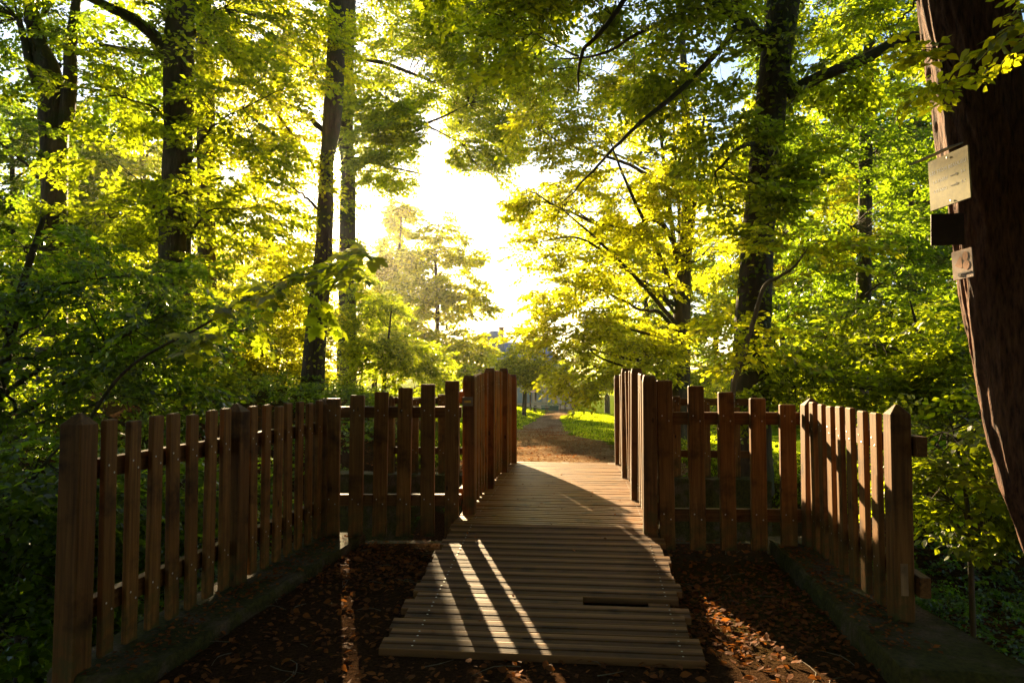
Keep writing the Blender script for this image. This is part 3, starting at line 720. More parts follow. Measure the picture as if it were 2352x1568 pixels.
tree('ivy_clad_tree', 'straight ivy-clad stem of the close pair, right of the sun gap', 'tree', WG,
     [(795, 895, 17, .50), (797, 700, 17, .44), (798, 480, 17, .40), (799, 390, 17, .36), (796, 350, 17, .36), (790, 290, 17, .44), (793, 150, 17, .42), (800, 0, 17, .38), (815, -300, 17, .26)],
     [(870, 385, 16.5, .6, .9, .28, 40), (950, 400, 16.5, .7, .9, .22, 36), (860, 250, 16.5, .8, .9, .5, 50), (1100, 150, 16, 1.2, 1.2, .9, 90), (1020, 60, 16, 1.2, 1.2, .9, 80), (960, 290, 16, 1.3, 1.2, .6, 130), (1060, 320, 16, 1.1, 1.2, .5, 120), (890, 340, 16, .7, 1, .4, 50), (900, 130, 16.5, 1.7, 2.2, 1.0, 127), (1010, 210, 16.5, 1.7, 2.2, .8, 127), (900, -60, 16, 2.6, 2.4, .8, 114), (1060, 20, 16, 1.9, 2, 1.1, 134), (880, 310, 17, .9, 1, .5, 37), (990, 350, 16.5, 1.0, 1.2, .45, 42), (1085, 320, 16, 1.0, 1.2, .5, 49), (1150, 230, 16, 1.1, 1.2, .8, 73), (1130, 90, 16, 1.2, 1.3, .8, 73), (1120, 385, 16, .5, .8, .25, 15), (815, 560, 17, .34, .35, 1.0, 20), (835, 690, 17, .3, .35, .9, 15), (900, 405, 17, .5, .8, .2, 10)],
     limbs=[[(806, 370, 17, .09), (850, 372, 16.8, .06), (930, 388, 16.5, .04), (1010, 405, 16.2, .015)], [(805, 130, 17, .14), (900, 150, 16.8, .09), (1000, 190, 16.6, .05)], [(805, 310, 17, .16), (850, 296, 16.9, .12), (930, 297, 16.7, .10), (1000, 280, 16.5, .06), (1080, 240, 16.3, .03)], [(808, 180, 17, .1), (880, 220, 16.6, .07), (960, 275, 16.3, .05), (1060, 330, 16, .02)]],
     seed=7, autolimb=False, mat_leaf='leaf', far=1.5, leaf=.145, L=.95, ivy=[(.05, .5, 1000, .16)])
# --- middle, beyond the ravine
tree('ash_tree', 'airy young tree with sky between its leaves, left edge of the open sky', 'tree', UG,
     [(1000, 885, 56, .45), (1005, 700, 56, .34), (1000, 580, 56, .2), (1010, 500, 56, .08)],
     [(1065, 600, 55, 1.3, 1.5, 1.1, 30), (1080, 700, 54, 1.4, 1.5, 1.2, 35), (1015, 560, 56, 2.2, 2.2, 2.0, 72), (1035, 680, 55, 2.6, 2.5, 2.0, 108), (965, 690, 55, 2.6, 2.5, 2.3, 108), (1010, 800, 54, 3.6, 2.5, 1.7, 158), (930, 800, 54, 3, 2.5, 2.0, 144), (1075, 800, 52, 1.5, 2, .9, 50), (975, 600, 56, 1.6, 2, 1.6, 50), (1100, 850, 50, 1.6, 2, .9, 50)],
     leaf=.36, L=1.3, seed=8, mat_leaf='leaf_soft', gap='bridge', twig_frac=.6)
tree('conical_tree', 'narrow conical dark treetop behind the airy young tree', 'tree', UG,
     [(905, 880, 64, .45), (910, 700, 64, .4), (918, 560, 64, .24), (925, 455, 64, .06)],
     [(922, 500, 64, 1.0, 1.2, 2.0, 112), (912, 600, 64, 2.0, 2, 2.6, 211), (900, 720, 64, 3.0, 3, 2.8, 274), (860, 640, 64, 1.6, 2, 2.4, 136)], leaf=.38, L=1.1, seed=9, mat_leaf='leaf_soft', pitch=(-.4, .3), gap=False)
tree('elder_bush', 'leafy bush at the foot of the twin stems with flat tiers', 'bush', UG,
     [(880, 905, 19, .12), (890, 800, 19, .07), (900, 700, 19, .03)],
     [(880, 820, 19, 1.1, 1.1, .75, 175), (950, 850, 19, 1.0, 1, .5, 136), (850, 720, 19.5, .7, .8, .7, 87), (1010, 865, 20, 1.0, 1, .4, 117), (1070, 880, 21, .8, .8, .35, 85)], leaf=.1, seed=10, mat_leaf='leaf')
tree('round_tree', 'small round yellow-green tree on the lawn before the manor house', 'tree', None,
     [(1204, 930, 38, .22), (1206, 900, 38, .18), (1212, 870, 38, .13), (1218, 810, 38, .06)],
     [(1215, 850, 38, 1.55, 1.6, 1.0, 150), (1180, 840, 38, 1.0, 1.1, .7, 70), (1250, 855, 38, 1.0, 1.1, .7, 70), (1210, 808, 38, .9, 1, .55, 50)],
     limbs=[[(1206, 893, 38, .12), (1235, 870, 38, .07), (1262, 850, 38, .03)], [(1206, 893, 38, .1), (1185, 868, 38, .06), (1165, 850, 38, .03)]],
     leaf=.15, L=.6, seed=12, mat_leaf='leaf_soft', bark='bark', gap=False)
# --- right
tree('hornbeam_tree', 'broad glowing yellow-green hornbeam overhanging the path right of the open sky', 'tree', WG,
     [(1562, 935, 17, .5), (1565, 760, 17, .44), (1572, 600, 17, .36), (1580, 420, 17, .26), (1570, 150, 17, .18), (1560, -60, 17, .08)],
     [(1240, 300, 16.5, .9, .9, .6, 50), (1200, 430, 16.5, .5, .6, .45, 24), (1250, 160, 16.5, 1.0, .9, .7, 50), (1380, 160, 16.5, 1.2, .9, .7, 60), (1300, 470, 16.5, 1.45, 0.84, 1.1, 84), (1430, 420, 16.5, 1.7, 1.40, 1.3, 102), (1290, 640, 16, 1.1, 1.05, .9, 64), (1420, 610, 16, 1.6, 1.40, 1.1, 102), (1330, 770, 15.5, 1.2, 1.05, .7, 61),
      (1440, 780, 15.5, 1.3, 1.19, .85, 76), (1380, 875, 15, .85, 0.91, .42, 40), (1560, 480, 16.5, 1.5, 0.84, 1.0, 76), (1600, 350, 17, 1.5, 1.26, 1.3, 66), (1480, 230, 17, 1.7, 1.26, 1.1, 76),
      (1330, 300, 16.5, 1.2, 1.05, .8, 51), (1230, 560, 16.5, .55, 0.56, .35, 15), (1480, 830, 16, .8, 0.70, .6, 45), (1230, 770, 17, .6, 0.56, .3, 16), (1640, 560, 17, 1.1, 0.98, 1.2, 40)],
     limbs=[[(1565, 740, 17, .16), (1545, 560, 16.8, .12), (1520, 380, 16.6, .09), (1500, 180, 16.5, .05)], [(1568, 700, 17, .14), (1590, 520, 17, .11), (1610, 350, 17, .08), (1625, 200, 17, .04)],
            [(1566, 720, 17, .14), (1500, 560, 16.5, .1), (1440, 430, 16.2, .07), (1400, 320, 16, .03)], [(1566, 760, 17, .12), (1470, 650, 16.2, .09), (1380, 560, 15.8, .06), (1290, 480, 15.6, .03)],
            [(1567, 690, 17, .12), (1560, 500, 17.2, .09), (1548, 300, 17.2, .06), (1540, 100, 17.2, .03)], [(1567, 790, 17, .1), (1460, 760, 16, .07), (1350, 740, 15.5, .03)]],
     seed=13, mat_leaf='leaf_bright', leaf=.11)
tree('big_maple_tree', 'large dark trunk right of centre with limbs spreading left and right', 'tree', WG,
     [(1722, 935, 10.5, .58), (1728, 760, 10.5, .54), (1740, 560, 10.5, .48), (1762, 330, 10.5, .46), (1778, 160, 10.5, .46), (1800, 0, 10.5, .50), (1825, -250, 10.5, .40)],
     [(1230, 60, 9.6, .9, 1.0, .35, 30), (1180, 150, 9.6, .6, .8, .2, 14), (1330, 60, 10, 1.5, 1.6, .5, 70), (1500, -40, 10, 1.6, 1.6, .5, 70), (1600, 120, 10.2, 1.2, 1.2, .45, 47), (1450, 180, 9.8, 1.0, 1.2, .35, 35), (1700, -140, 10, 2.2, 2, .8, 94), (1960, -60, 10.5, 1.8, 1.8, .7, 78),
      (1650, 320, 10, .8, .9, .5, 31), (1690, 470, 9.8, .55, .6, .5, 27), (2000, 110, 10.6, 1.2, 1.3, .5, 47), (1850, 230, 11, .9, 1, .6, 39), (1760, 420, 10.2, .5, .5, .6, 31), (1180, -60, 10, 1.6, 1.6, .45, 63)],
     limbs=[[(1785, 120, 10.5, .26), (1740, 75, 10.4, .22), (1680, 25, 10.2, .18), (1620, -5, 10, .15), (1540, -60, 9.8, .1)],
            [(1760, 110, 10.5, .12), (1700, 65, 10.3, .11), (1650, 120, 10.1, .09), (1560, 215, 9.9, .075), (1455, 300, 9.7, .055), (1345, 412, 9.5, .03), (1290, 470, 9.4, .012)],
            [(1808, 215, 10.5, .22), (1860, 190, 10.4, .19), (1930, 165, 10.3, .17), (2010, 130, 10.2, .16), (2070, 95, 10.1, .15), (2130, 85, 10, .13), (2240, 60, 9.8, .08)],
            [(1795, 40, 10.5, .16), (1850, -30, 10.5, .12), (1960, -80, 10.6, .05)], [(1750, 330, 10.4, .08), (1700, 340, 10.1, .06), (1640, 400, 9.9, .03)], [(1330, 130, 9.6, .03), (1240, 90, 9.6, .02), (1180, 40, 9.6, .01)],
            [(1700, 35, 10.2, .1), (1600, 15, 10, .07), (1480, 70, 9.8, .055), (1390, 120, 9.7, .04), (1290, 130, 9.6, .018)], [(1480, -60, 9.8, .09), (1420, 20, 9.7, .075), (1375, 80, 9.6, .06), (1335, 130, 9.6, .05), (1325, 215, 9.6, .02)],
            [(1690, -60, 10.2, .14), (1700, 20, 10.3, .17), (1745, 90, 10.5, .2)], [(1790, 260, 10.6, .08), (1870, 180, 10.8, .05), (1960, 130, 11, .03)]],
     autolimb=False, seed=14, leaf=.11, ivy=[(.25, .95, 1500, .11)], mat_leaf='leaf')
tree('leaning_sapling', 'thin pale sapling leaning across the large trunk on the right', 'tree', UG,
     [(1682, 940, 9, .07), (1700, 840, 9, .065), (1730, 740, 9, .06), (1755, 660, 9, .055), (1790, 635, 9, .045), (1825, 612, 9, .035), (1855, 570, 9, .015)],
     [(1850, 560, 9, .5, .5, .25, 18), (1715, 770, 9, .28, .3, .5, 16)], seed=15, leaf=.1, bark='bark_light', mat_leaf='leaf_bright')
tree('shady_beech_tree', 'green beech filling the right background with horizontal leaf tiers', 'tree', WG,
     [(1975, 930, 17, .4), (1985, 600, 17, .34), (1990, 300, 17, .3), (2000, 0, 17, .22), (2005, -200, 17, .1)],
     [(1900, 330, 16.5, 1.6, 2, 1.2, 115), (2060, 300, 17, 1.9, 2, 1.4, 133), (1960, 520, 16, 1.7, 2, .9, 106), (2080, 600, 16, 1.6, 2, .9, 97), (1880, 90, 17, 1.7, 2, 1.0, 106), (2080, 60, 17, 1.9, 2, 1.1, 115),
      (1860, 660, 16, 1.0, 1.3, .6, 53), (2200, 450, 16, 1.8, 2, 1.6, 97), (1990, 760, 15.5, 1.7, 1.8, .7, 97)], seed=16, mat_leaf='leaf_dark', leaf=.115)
tree('hazel_bush', 'yellow-lit hazel bush behind the right fence with thin dark stems', 'bush', UG,
     [(2180, 960, 10, .10), (2150, 850, 10, .07), (2110, 760, 10, .05), (2090, 690, 10, .02)],
     [(1870, 850, 10.5, .9, 1, .45, 48), (2000, 860, 10, .9, 1, .4, 48), (2110, 790, 10, .8, 1, .5, 48), (2200, 860, 9.5, .8, .9, .6, 48), (1900, 770, 11, .8, .9, .35, 33), (2050, 720, 10.5, .7, .8, .3, 27), (1830, 925, 10, .6, .7, .3, 23)],
     limbs=[[(2170, 930, 10, .05), (2130, 850, 10, .04), (2060, 800, 10, .03), (2000, 780, 9.9, .012)], [(2165, 940, 10, .05), (2100, 900, 9.9, .035), (1950, 895, 9.8, .02), (1830, 900, 9.8, .01)]],
     seed=17, mat_leaf='leaf', leaf=.095)
tree('ravine_shrub', 'bright yellow-green shrub beside the near right post and leaning trunk', 'shrub', UG,
     [(2230, 1300, 5.2, .04), (2220, 1150, 5.2, .03), (2200, 1030, 5.1, .02), (2180, 960, 5, .008)],
     [(2170, 990, 5, .34, .4, .22, 26), (2140, 1060, 4.9, .3, .4, .2, 24), (2240, 1080, 5.2, .35, .4, .25, 28), (2190, 1150, 5.3, .4, .4, .2, 24), (2270, 1200, 5.3, .3, .4, .2, 20), (2260, 940, 5.5, .4, .4, .3, 26)], seed=18, leaf=.065, L=.36, shape='ovate', mat_leaf='leaf', twig_frac=.9)
I_ = tree('leaning_old_tree', 'massive leaning reddish-barked trunk at the right edge carrying three signs', 'tree', None,
     [(2560, 1500, 3.5, .66), (2520, 1300, 3.55, .60), (2436, 1100, 3.6, .56), (2388, 950, 3.65, .53), (2333, 700, 3.7, .49), (2296, 500, 3.75, .455), (2264, 350, 3.75, .44), (2226, 120, 3.8, .425), (2204, 0, 3.8, .42), (2170, -300, 3.8, .42), (2140, -700, 3.8, .3)],
     [(2240, 120, 2.9, .22, .15, .05, 6), (2330, 75, 2.8, .2, .15, .06, 6), (2165, 190, 3.0, .08, .1, .06, 3), (2380, 60, 2.9, .2, .2, .08, 4)],
     limbs=[[(2420, 60, 3.1, .03), (2330, 90, 2.95, .018), (2250, 120, 2.95, .012), (2160, 200, 3.0, .005)], [(2150, -40, 3.1, .012), (2095, 10, 3.02, .008), (2075, 45, 3, .004)]],
     seed=19, sides=200, rough=.0, ridges=1, bark='bark_red', leaf=.048, L=.24, shape='ovate', mat_leaf='leaf_bright', twig_frac=1, autolimb=False, droop=.03, gap=False, minz=False)
# --- near left: maples and shrubs
tree('maple_sapling', 'near maple sapling whose large dark leaves hang before the twin stems', 'tree', UG,
     [(60, 1250, 5.4, .04), (180, 1010, 5.3, .032), (290, 850, 5.1, .024), (470, 745, 4.9, .018), (650, 640, 4.8, .012), (820, 570, 4.7, .005)],
     [(650, 650, 4.85, .26, .3, .07, 3), (760, 605, 4.75, .22, .2, .06, 3), (845, 580, 4.7, .10, .15, .05, 3), (560, 760, 4.9, .25, .3, .12, 3)],
     autolimb=False, seed=20, leaf=.095, L=.36, shape='maple', mat_leaf='leaf', per_side=3, twig_frac=.9, nz=.35, pitch=(-.3, .25))
tree('shaded_bush', 'dense shaded hazel bush filling the left side behind the fence', 'bush', UG,
     [(-60, 1300, 7.5, .14), (-20, 1000, 7.5, .12), (40, 700, 7.5, .09), (100, 500, 7.5, .05)],
     [(60, 560, 7.5, .9, .9, .4, 27), (220, 640, 7.5, .9, .9, .4, 28), (100, 730, 7.2, 1.0, .9, .45, 35), (280, 770, 7.2, .9, .9, .4, 32), (60, 880, 7, 1.0, .9, .5, 40), (250, 900, 7, .9, .9, .4, 40), (0, 1040, 6.5, .8, .8, .5, 40), (-60, 650, 7, .8, .9, .8, 32), (420, 700, 8, .8, .9, .3, 20)],
     limbs=[[(-20, 1000, 7.5, .06), (120, 900, 7.2, .045), (230, 800, 7, .03), (330, 740, 6.9, .012)]],
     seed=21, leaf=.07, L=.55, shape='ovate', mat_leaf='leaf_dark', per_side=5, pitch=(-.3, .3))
tree('ravine_bush', 'low dark bush in the ravine behind the near left post', 'bush', UG,
     [(-100, 1600, 4.6, .07), (-40, 1400, 4.6, .05), (40, 1200, 4.6, .03), (90, 1050, 4.6, .012)],
     [(40, 1120, 4.6, .5, .5, .35, 46), (40, 1290, 4.5, .5, .5, .3, 46), (0, 1430, 4.4, .5, .5, .3, 40), (250, 1150, 5, .5, .5, .4, 44), (380, 1200, 5.6, .5, .5, .4, 40), (260, 1300, 4.8, .4, .4, .3, 36), (500, 1120, 6.5, .6, .6, .4, 44), (-60, 1250, 4.5, .5, .5, .4, 36)],
     limbs=[[(-40, 1350, 4.5, .035), (60, 1130, 4.5, .026), (130, 1040, 4.6, .016), (200, 960, 4.7, .006)]],
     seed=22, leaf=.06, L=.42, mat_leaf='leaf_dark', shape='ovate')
tree('backlit_bush', 'brilliant yellow backlit bush left of the twin stems, low behind the fence', 'bush', UG,
     [(600, 930, 17, .14), (600, 850, 17, .1), (605, 760, 17, .06), (600, 700, 17, .02)],
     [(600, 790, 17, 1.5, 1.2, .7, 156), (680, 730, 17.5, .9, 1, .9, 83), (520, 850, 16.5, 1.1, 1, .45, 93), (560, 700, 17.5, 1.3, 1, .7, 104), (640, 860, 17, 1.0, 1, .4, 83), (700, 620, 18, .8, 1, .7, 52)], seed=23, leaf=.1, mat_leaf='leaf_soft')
tree('hazel_bush', 'green hazel bush between the two left trunks and the left fence', 'bush', UG,
     [(330, 950, 11, .1), (330, 850, 11, .08), (320, 760, 11, .05), (310, 640, 11, .02)],
     [(300, 640, 11, 1.3, 1.2, .7, 67), (200, 780, 11, 1.2, 1.2, .6, 60), (420, 750, 10.5, .9, 1, .6, 45), (130, 560, 12, 1.3, 1.2, .7, 60), (350, 860, 10.5, 1.0, 1, .4, 45), (240, 480, 12, 1.2, 1.2, .5, 45), (60, 880, 10.5, 1, 1, .5, 45)], seed=24, leaf=.1, mat_leaf='leaf')
# --- background rows
bgs = [(-180, 38), (30, 34), (215, 40), (330, 33), (560, 42), (700, 50), (1480, 44), (1640, 46), (1800, 36), (1930, 42), (2090, 34), (2260, 40), (2420, 34), (-330, 30), (860, 60), (1395, 68)]
side_words = {-180: 'distant broad tree beyond the left frame edge trunks', 30: 'distant green tree behind the forked trunk', 215: 'distant tree between the forked trunk and thick beech', 330: 'distant tree directly behind the thick beech',
    560: 'distant sunlit tree behind the slim trunk', 700: 'distant pale tree beside the sun and twin stems', 1480: 'distant tree hidden behind the glowing hornbeam', 1640: 'distant tree between the hornbeam and the large right trunk',
    1800: 'distant tree just right of the large right trunk', 1930: 'distant tree behind the hazel bush on the right', 2090: 'distant dark tree left of the leaning sign trunk', 2260: 'distant tree behind the leaning sign trunk',
    2420: 'distant tree at the right frame edge', -330: 'distant dark tree at the left frame edge', 1395: 'farthest low tree beyond the lawn right of the manor house', 860: 'farthest pale low tree between the twin stems and airy tree'}
for i, (px, d) in enumerate(bgs):
    rg = np.random.default_rng(100 + i); k = 1568 / d
    hgt = {860: 5.5, 1395: 6, 1480: 10, 1640: 10, 560: 9, 700: 7}.get(px, 15)
    blobs = []; z = 2.0 if px < 1300 else .2
    while z < hgt:
        for j in range(2 if hgt > 8 else 1):
            ox = rg.uniform(-2.6, 2.6); blobs.append((px + ox * k, 853 - (z - 1.38) * k, d + rg.uniform(-2, 2), rg.uniform(2.0, 3.0), 2.4, rg.uniform(1.1, 1.7), int(60 if px not in (700, 560, 1640) else 42)))
        z += rg.uniform(1.5, 2.1)
    tree('woodland_tree', side_words[px], 'tree', 'distant woodland trees', [(px, 880, d, .5), (px + 5, 853 - hgt * .4 * k, d, .36), (px - 6, 853 - hgt * .8 * k, d, .15)], blobs,
         leaf=.26, L=1.3, seed=200 + i, mat_leaf=('leaf', 'leaf_dark', 'leaf_bright')[i % 3] if px not in (700, 560) else 'leaf_bright', sides=8, twig_frac=.15, per_side=6, autolimb=True)
for i, (x, y, h, lab) in enumerate(((-4.5, -5, 15, 'unseen tree added for shade behind the camera, left of the path'), (4.2, -6, 16, 'unseen tree added for shade behind the camera, right of the path'),
        (-.5, -13, 16, 'unseen tree added for shade back along the path'), (-10, -8, 15, 'unseen outer tree added for shade far behind on the left'), (10, -7, 15, 'unseen outer tree added for shade far behind on the right'), (-8, 2.5, 14, 'unseen tree added for shade beyond the left edge of the frame'), (8.5, 3, 14, 'unseen tree added for shade beyond the right edge of the frame'),
        (.2, -8.5, 15, 'unseen spreading tree added for shade just behind the camera'))):
    rg = np.random.default_rng(300 + i); bl = []  # unseen trees added to block sky light from behind and the sides
    for z in np.arange(2.2 if y < -5.5 else 3.5, h, 1.9):
        for j in range(2): bl.append(((x + rg.uniform(-2, 2), z), 0, y + rg.uniform(-1.5, 1.5), rg.uniform(2.2, 3.0), 2.6, 1.0, 80))
    if i >= 5:                            # added boughs high over the bridge, out of view, cutting overhead sky light
        for q in range(7): bl.append(((rg.uniform(-5, 5), rg.uniform(8, 11)), 0, rg.uniform(-1, 6), rg.uniform(1.8, 2.6), 2.2, .5, 60))
    tree('woodland_tree', lab, 'tree', 'unseen trees added round the camera for shade', [((x, 0), 0, y, .5), ((x + .1, h * .5), 0, y, .4), ((x, h), 0, y, .15)], bl, leaf=.24, L=1.2, seed=320 + i, mat_leaf='leaf_dark', sides=8, twig_frac=.1, per_side=6)
print('leaves', NLEAF[0])

# ------------------------------------------------------------------ ground cover
def scatter_mesh(name, P, Dr, Nn, Sz, shape, m, kind='stuff'):
    o = link(name, leaves_mesh(name, P, Dr, Nn, Sz, shape, [M[m]])); tag(o, kind=kind); return o
rg = np.random.default_rng(77)
def rand_frame(n, nz, dz=0.0):
    an = rg.uniform(0, 6.283, n); Dd = np.stack([np.cos(an), np.sin(an), rg.normal(dz, .25, n)], -1); Nn = np.stack([rg.normal(0, nz, n), rg.normal(0, nz, n), np.ones(n)], -1)
    Dd /= np.linalg.norm(Dd, axis=1)[:, None]; Nn -= (Nn * Dd).sum(1)[:, None] * Dd; Nn /= np.linalg.norm(Nn, axis=1)[:, None]; return Dd, Nn
n = 40000
X = rg.uniform(-2.1, 2.3, n); Y = 1.6 + (5.7 - 1.6) * rg.random(n) ** 1.15
ax = (X - (-.224 + .0995 * Y)) * bn[0]
dens = np.clip(.35 + .6 * vnoise(np.stack([X, Y, 0 * X], -1), 2.2), .12, 1)
lxx = A1[0] + (Y - A1[1]) * .1645 + .33
k = (rg.random(n) < dens) & ~((np.abs(ax - .02) < .74) & (Y > 3.35)) & (X > lxx) & (X < 1.9 - .1 * (5 - Y))
X, Y = X[k], Y[k]; Dd, Nn = rand_frame(len(X), .45)
scatter_mesh('fallen_leaves', np.stack([X, Y, terrain(X, Y) + rg.uniform(.002, .02, len(X))], -1), Dd, Nn, rg.uniform(.016, .05, len(X)), 'quad', 'litter')
tl = []
for _ in range(130):
    x = rg.uniform(-1.6, 1.75); y = rg.uniform(1.9, 5.4)
    if abs((x - (-.224 + .0995 * y)) * bn[0] - .02) < .82 and y > 3.25: continue
    a = rg.uniform(0, 6.28); l = rg.uniform(.05, .28); q = smooth_line([[x, y, .012, .003], [x + math.cos(a) * l * .5, y + math.sin(a) * l * .5, .02, .0025], [x + math.cos(a + .3) * l, y + math.sin(a + .3) * l, .012, .001]], 5); tl.append((q[:, :3], q[:, 3]))
v_, f_ = tubes(tl, 4); tag(link('fallen_twigs', np_mesh('fallen_twigs', v_, f_, [M['bark_light']])), kind='stuff')
n = 1500; X = rg.uniform(-1.7, 1.8, n); Y = rg.uniform(1.8, 5.5, n); k = ~((np.abs((X - (-.224 + .0995 * Y)) * bn[0] - .02) < .8) & (Y > 3.3)) & (X > A1[0] + (Y - A1[1]) * .1645 + .36)
X, Y = X[k], Y[k]; Dd, Nn = rand_frame(len(X), .6, .1)
scatter_mesh('curled_leaves', np.stack([X, Y, rg.uniform(.008, .03, len(X))], -1), Dd, Nn, rg.uniform(.028, .055, len(X)), 'ovate', 'litter')
# a few leaves lying on ramp, kerbs
n = 520; t = rg.random(n)
X1 = A1[0] + dl[0] * 2.5 * t + nl[0] * rg.uniform(.05, .3, n); Y1 = A1[1] + dl[1] * 2.5 * t + nl[1] * rg.uniform(.05, .3, n); Z1 = np.full(n, .078)
t = rg.uniform(0, 1.9, n); o_ = rg.uniform(.0, .24, n); X3 = B1[0] + db[0] * t + nb[0] * o_; Y3 = B1[1] + db[1] * t + nb[1] * o_; Z3 = np.full(n, .128)
Dd, Nn = rand_frame(2 * n, .3)
scatter_mesh('kerb_leaves', np.stack([np.r_[X1, X3], np.r_[Y1, Y3], np.r_[Z1, Z3]], -1), Dd, Nn, rg.uniform(.015, .04, 2 * n), 'quad', 'litter')
n = 60; yy = rg.uniform(3.4, 8, n); of = rg.uniform(-.7, .7, n); pp = np.array([BP(a, b_) for a, b_ in zip(yy, of)])
zz = np.where(yy < 5.2, .035 + .185 * (yy - 3.3) / 1.9 + .008, .233); Dd, Nn = rand_frame(n, .3)
scatter_mesh('deck_leaves', np.stack([pp[:, 0], pp[:, 1], zz], -1), Dd, Nn, rg.uniform(.018, .035, n), 'ovate', 'litter')
# leaf litter beyond the ravine and on banks
n = 15000; X = rg.uniform(-7, 7, n); Y = rg.uniform(5.8, 13, n); k = (np.abs(X - path_x(Y)) > 1.2) | (Y < 9); X, Y = X[k], Y[k]; Dd, Nn = rand_frame(len(X), .45)
scatter_mesh('bank_leaves', np.stack([X, Y, terrain(X, Y) + .015], -1), Dd, Nn, rg.uniform(.03, .07, len(X)), 'quad', 'litter')
n = 5000; Y = rg.uniform(9.4, 24, n); X = path_x(Y) + rg.normal(0, .62, n) * path_w(Y); Dd, Nn = rand_frame(n, .5)
scatter_mesh('path_leaves', np.stack([X, Y, terrain(X, Y) + .045], -1), Dd, Nn, rg.uniform(.02, .05, n), 'quad', 'litter')
# lawn grass
n = 170000; Y = 10.2 + 50 * rg.random(n) ** 1.5; X = path_x(Y) + rg.uniform(-1, 1, n) * (4.5 + Y * .15)
k = np.abs(X - path_x(Y)) > path_w(Y) * (1 + .12 * np.sin(Y * 1.3)) * rg.uniform(.82, 1.05, n)
k &= vnoise(np.stack([X, Y, 0 * X], -1), .9) + .12 * (Y - 11.5) > rg.uniform(-.3, .3, n)
k &= X > -1.9 - (Y > 17) * (Y - 17) * .5
X, Y = X[k], Y[k]; n = len(X); an = rg.uniform(0, 6.283, n); Dd = np.stack([.35 * np.cos(an), .35 * np.sin(an), np.ones(n)], -1); Dd /= np.linalg.norm(Dd, axis=1)[:, None]
a2_ = rg.uniform(0, 6.283, n); Nn = np.stack([np.cos(a2_), np.sin(a2_), 0 * a2_], -1); Nn -= (Nn * Dd).sum(1)[:, None] * Dd; Nn /= np.linalg.norm(Nn, axis=1)[:, None]
scatter_mesh('grass', np.stack([X, Y, terrain(X, Y) - .01], -1), Dd, Nn, rg.uniform(.025, .06, n) * (1 + Y * .012), 'quad', 'grass')
# undergrowth in the ravine: low leafy plants
def undergrowth(name, n, xr_, yr_, m_, leaf, seed, up=.16, keep=None):
    r = np.random.default_rng(seed); X = r.uniform(*xr_, n); Y = r.uniform(*yr_, n)
    if keep is not None: q = keep(X, Y); X, Y = X[q], Y[q]
    n = len(X); C = np.stack([X, Y, terrain(X, Y) + r.uniform(.02, up, n)], -1); tp = spray_template(r, 4, .26, leaf, 4, .05, .6)
    p = rot_apply(r.uniform(0, 6.28, n), r.normal(.15, .35, n), r.normal(0, .3, n), r.uniform(.6, 1.3, n), C, tp)
    o = link(name, leaves_mesh(name, *p, 'quad', [M[m_]])); tag(o, kind='stuff')
undergrowth('undergrowth', 2600, (2.35, 9), (2.2, 9.5), 'leaf_ivy', .06, 1, .28)
undergrowth('undergrowth', 2200, (-9, -2.25), (2.2, 9.5), 'leaf_ivy', .07, 2, .3)
undergrowth('undergrowth', 260, (-3, 3.4), (6, 9.3), 'leaf_ivy', .06, 3, .2)
undergrowth('undergrowth', 3200, (-12, -1.9), (9.6, 19), 'leaf_dark', .075, 4, .3, keep=lambda X, Y: (vnoise(np.stack([X, Y, 0 * X], -1), 1.3) > -.35) & (X < -1.9 - (Y > 14) * (Y - 14) * .3))
undergrowth('undergrowth', 700, (2.9, 9), (9.6, 14), 'leaf', .07, 5, .2, keep=lambda X, Y: vnoise(np.stack([X, Y, 0 * X], -1), 1.3) > .0)

# ------------------------------------------------------------------ signs on the old tree
white = flat_mat('sign_white', (.8, .76, .68)); olive = flat_mat('sign_olive', (.46, .36, .11), .5); inkdark = flat_mat('sign_ink', (.07, .06, .03)); brown = flat_mat('sign_brown', (.05, .025, .015))
pink = flat_mat('sign_pink', (.55, .36, .26)); shell = flat_mat('shell_orange', (.55, .22, .08)); tin = flat_mat('tin_strip', (.3, .25, .2), .4)
def text_mesh(s, size, m, thick=.0001):
    cu = bpy.data.curves.new('text', 'FONT'); cu.body = s; cu.size = size; cu.align_x = 'LEFT'; cu.extrude = thick; cu.space_character = 1.1; cu.offset = .0007
    o = bpy.data.objects.new('text', cu); COL.objects.link(o); bpy.context.view_layer.update()
    me = bpy.data.meshes.new_from_object(o.evaluated_get(bpy.context.evaluated_depsgraph_get())); bpy.data.objects.remove(o)
    me.materials.clear(); me.materials.append(m); me.polygons.foreach_set('use_smooth', [False] * len(me.polygons)); return me
def sign(name, label, px, py, d, wd, ht, m, yaw, roll, th=.008):
    c = D(px, py, d); o = thing(name, c, label, 'sign'); o.rotation_euler = (0, roll, yaw)
    mb = MB(); mb.box((0, 0, 0), (wd, th, ht), bev=.002); link('board', mb.mesh('board', [m]), o); return o
YAW = R(-81)
s1 = sign('trail_sign', 'pale olive direction board with a sloping cap at the top of the leaning trunk', 2180, 412, 3.40, .255, .262, olive, YAW, R(-2))
mb = MB(); mb.box((0, -.03, .142), (.265, .085, .007)); o = link('cap', mb.mesh('cap', [tin]), s1); o.rotation_euler = (R(18), 0, 0)
def lay(par, me, x, z, y=-.00415, name='lettering'):
    o = link(name, me, par); o.location = (x, y, z); o.rotation_euler = (math.pi / 2, 0, 0); return o
lay(s1, text_mesh('LES TROIS BEAULIEU', .0232, white), -.118, .055)
lay(s1, text_mesh('LA BARRE', .020, white), -.098, .005); lay(s1, text_mesh('L\'ETANG', .020, white), -.098, -.045)
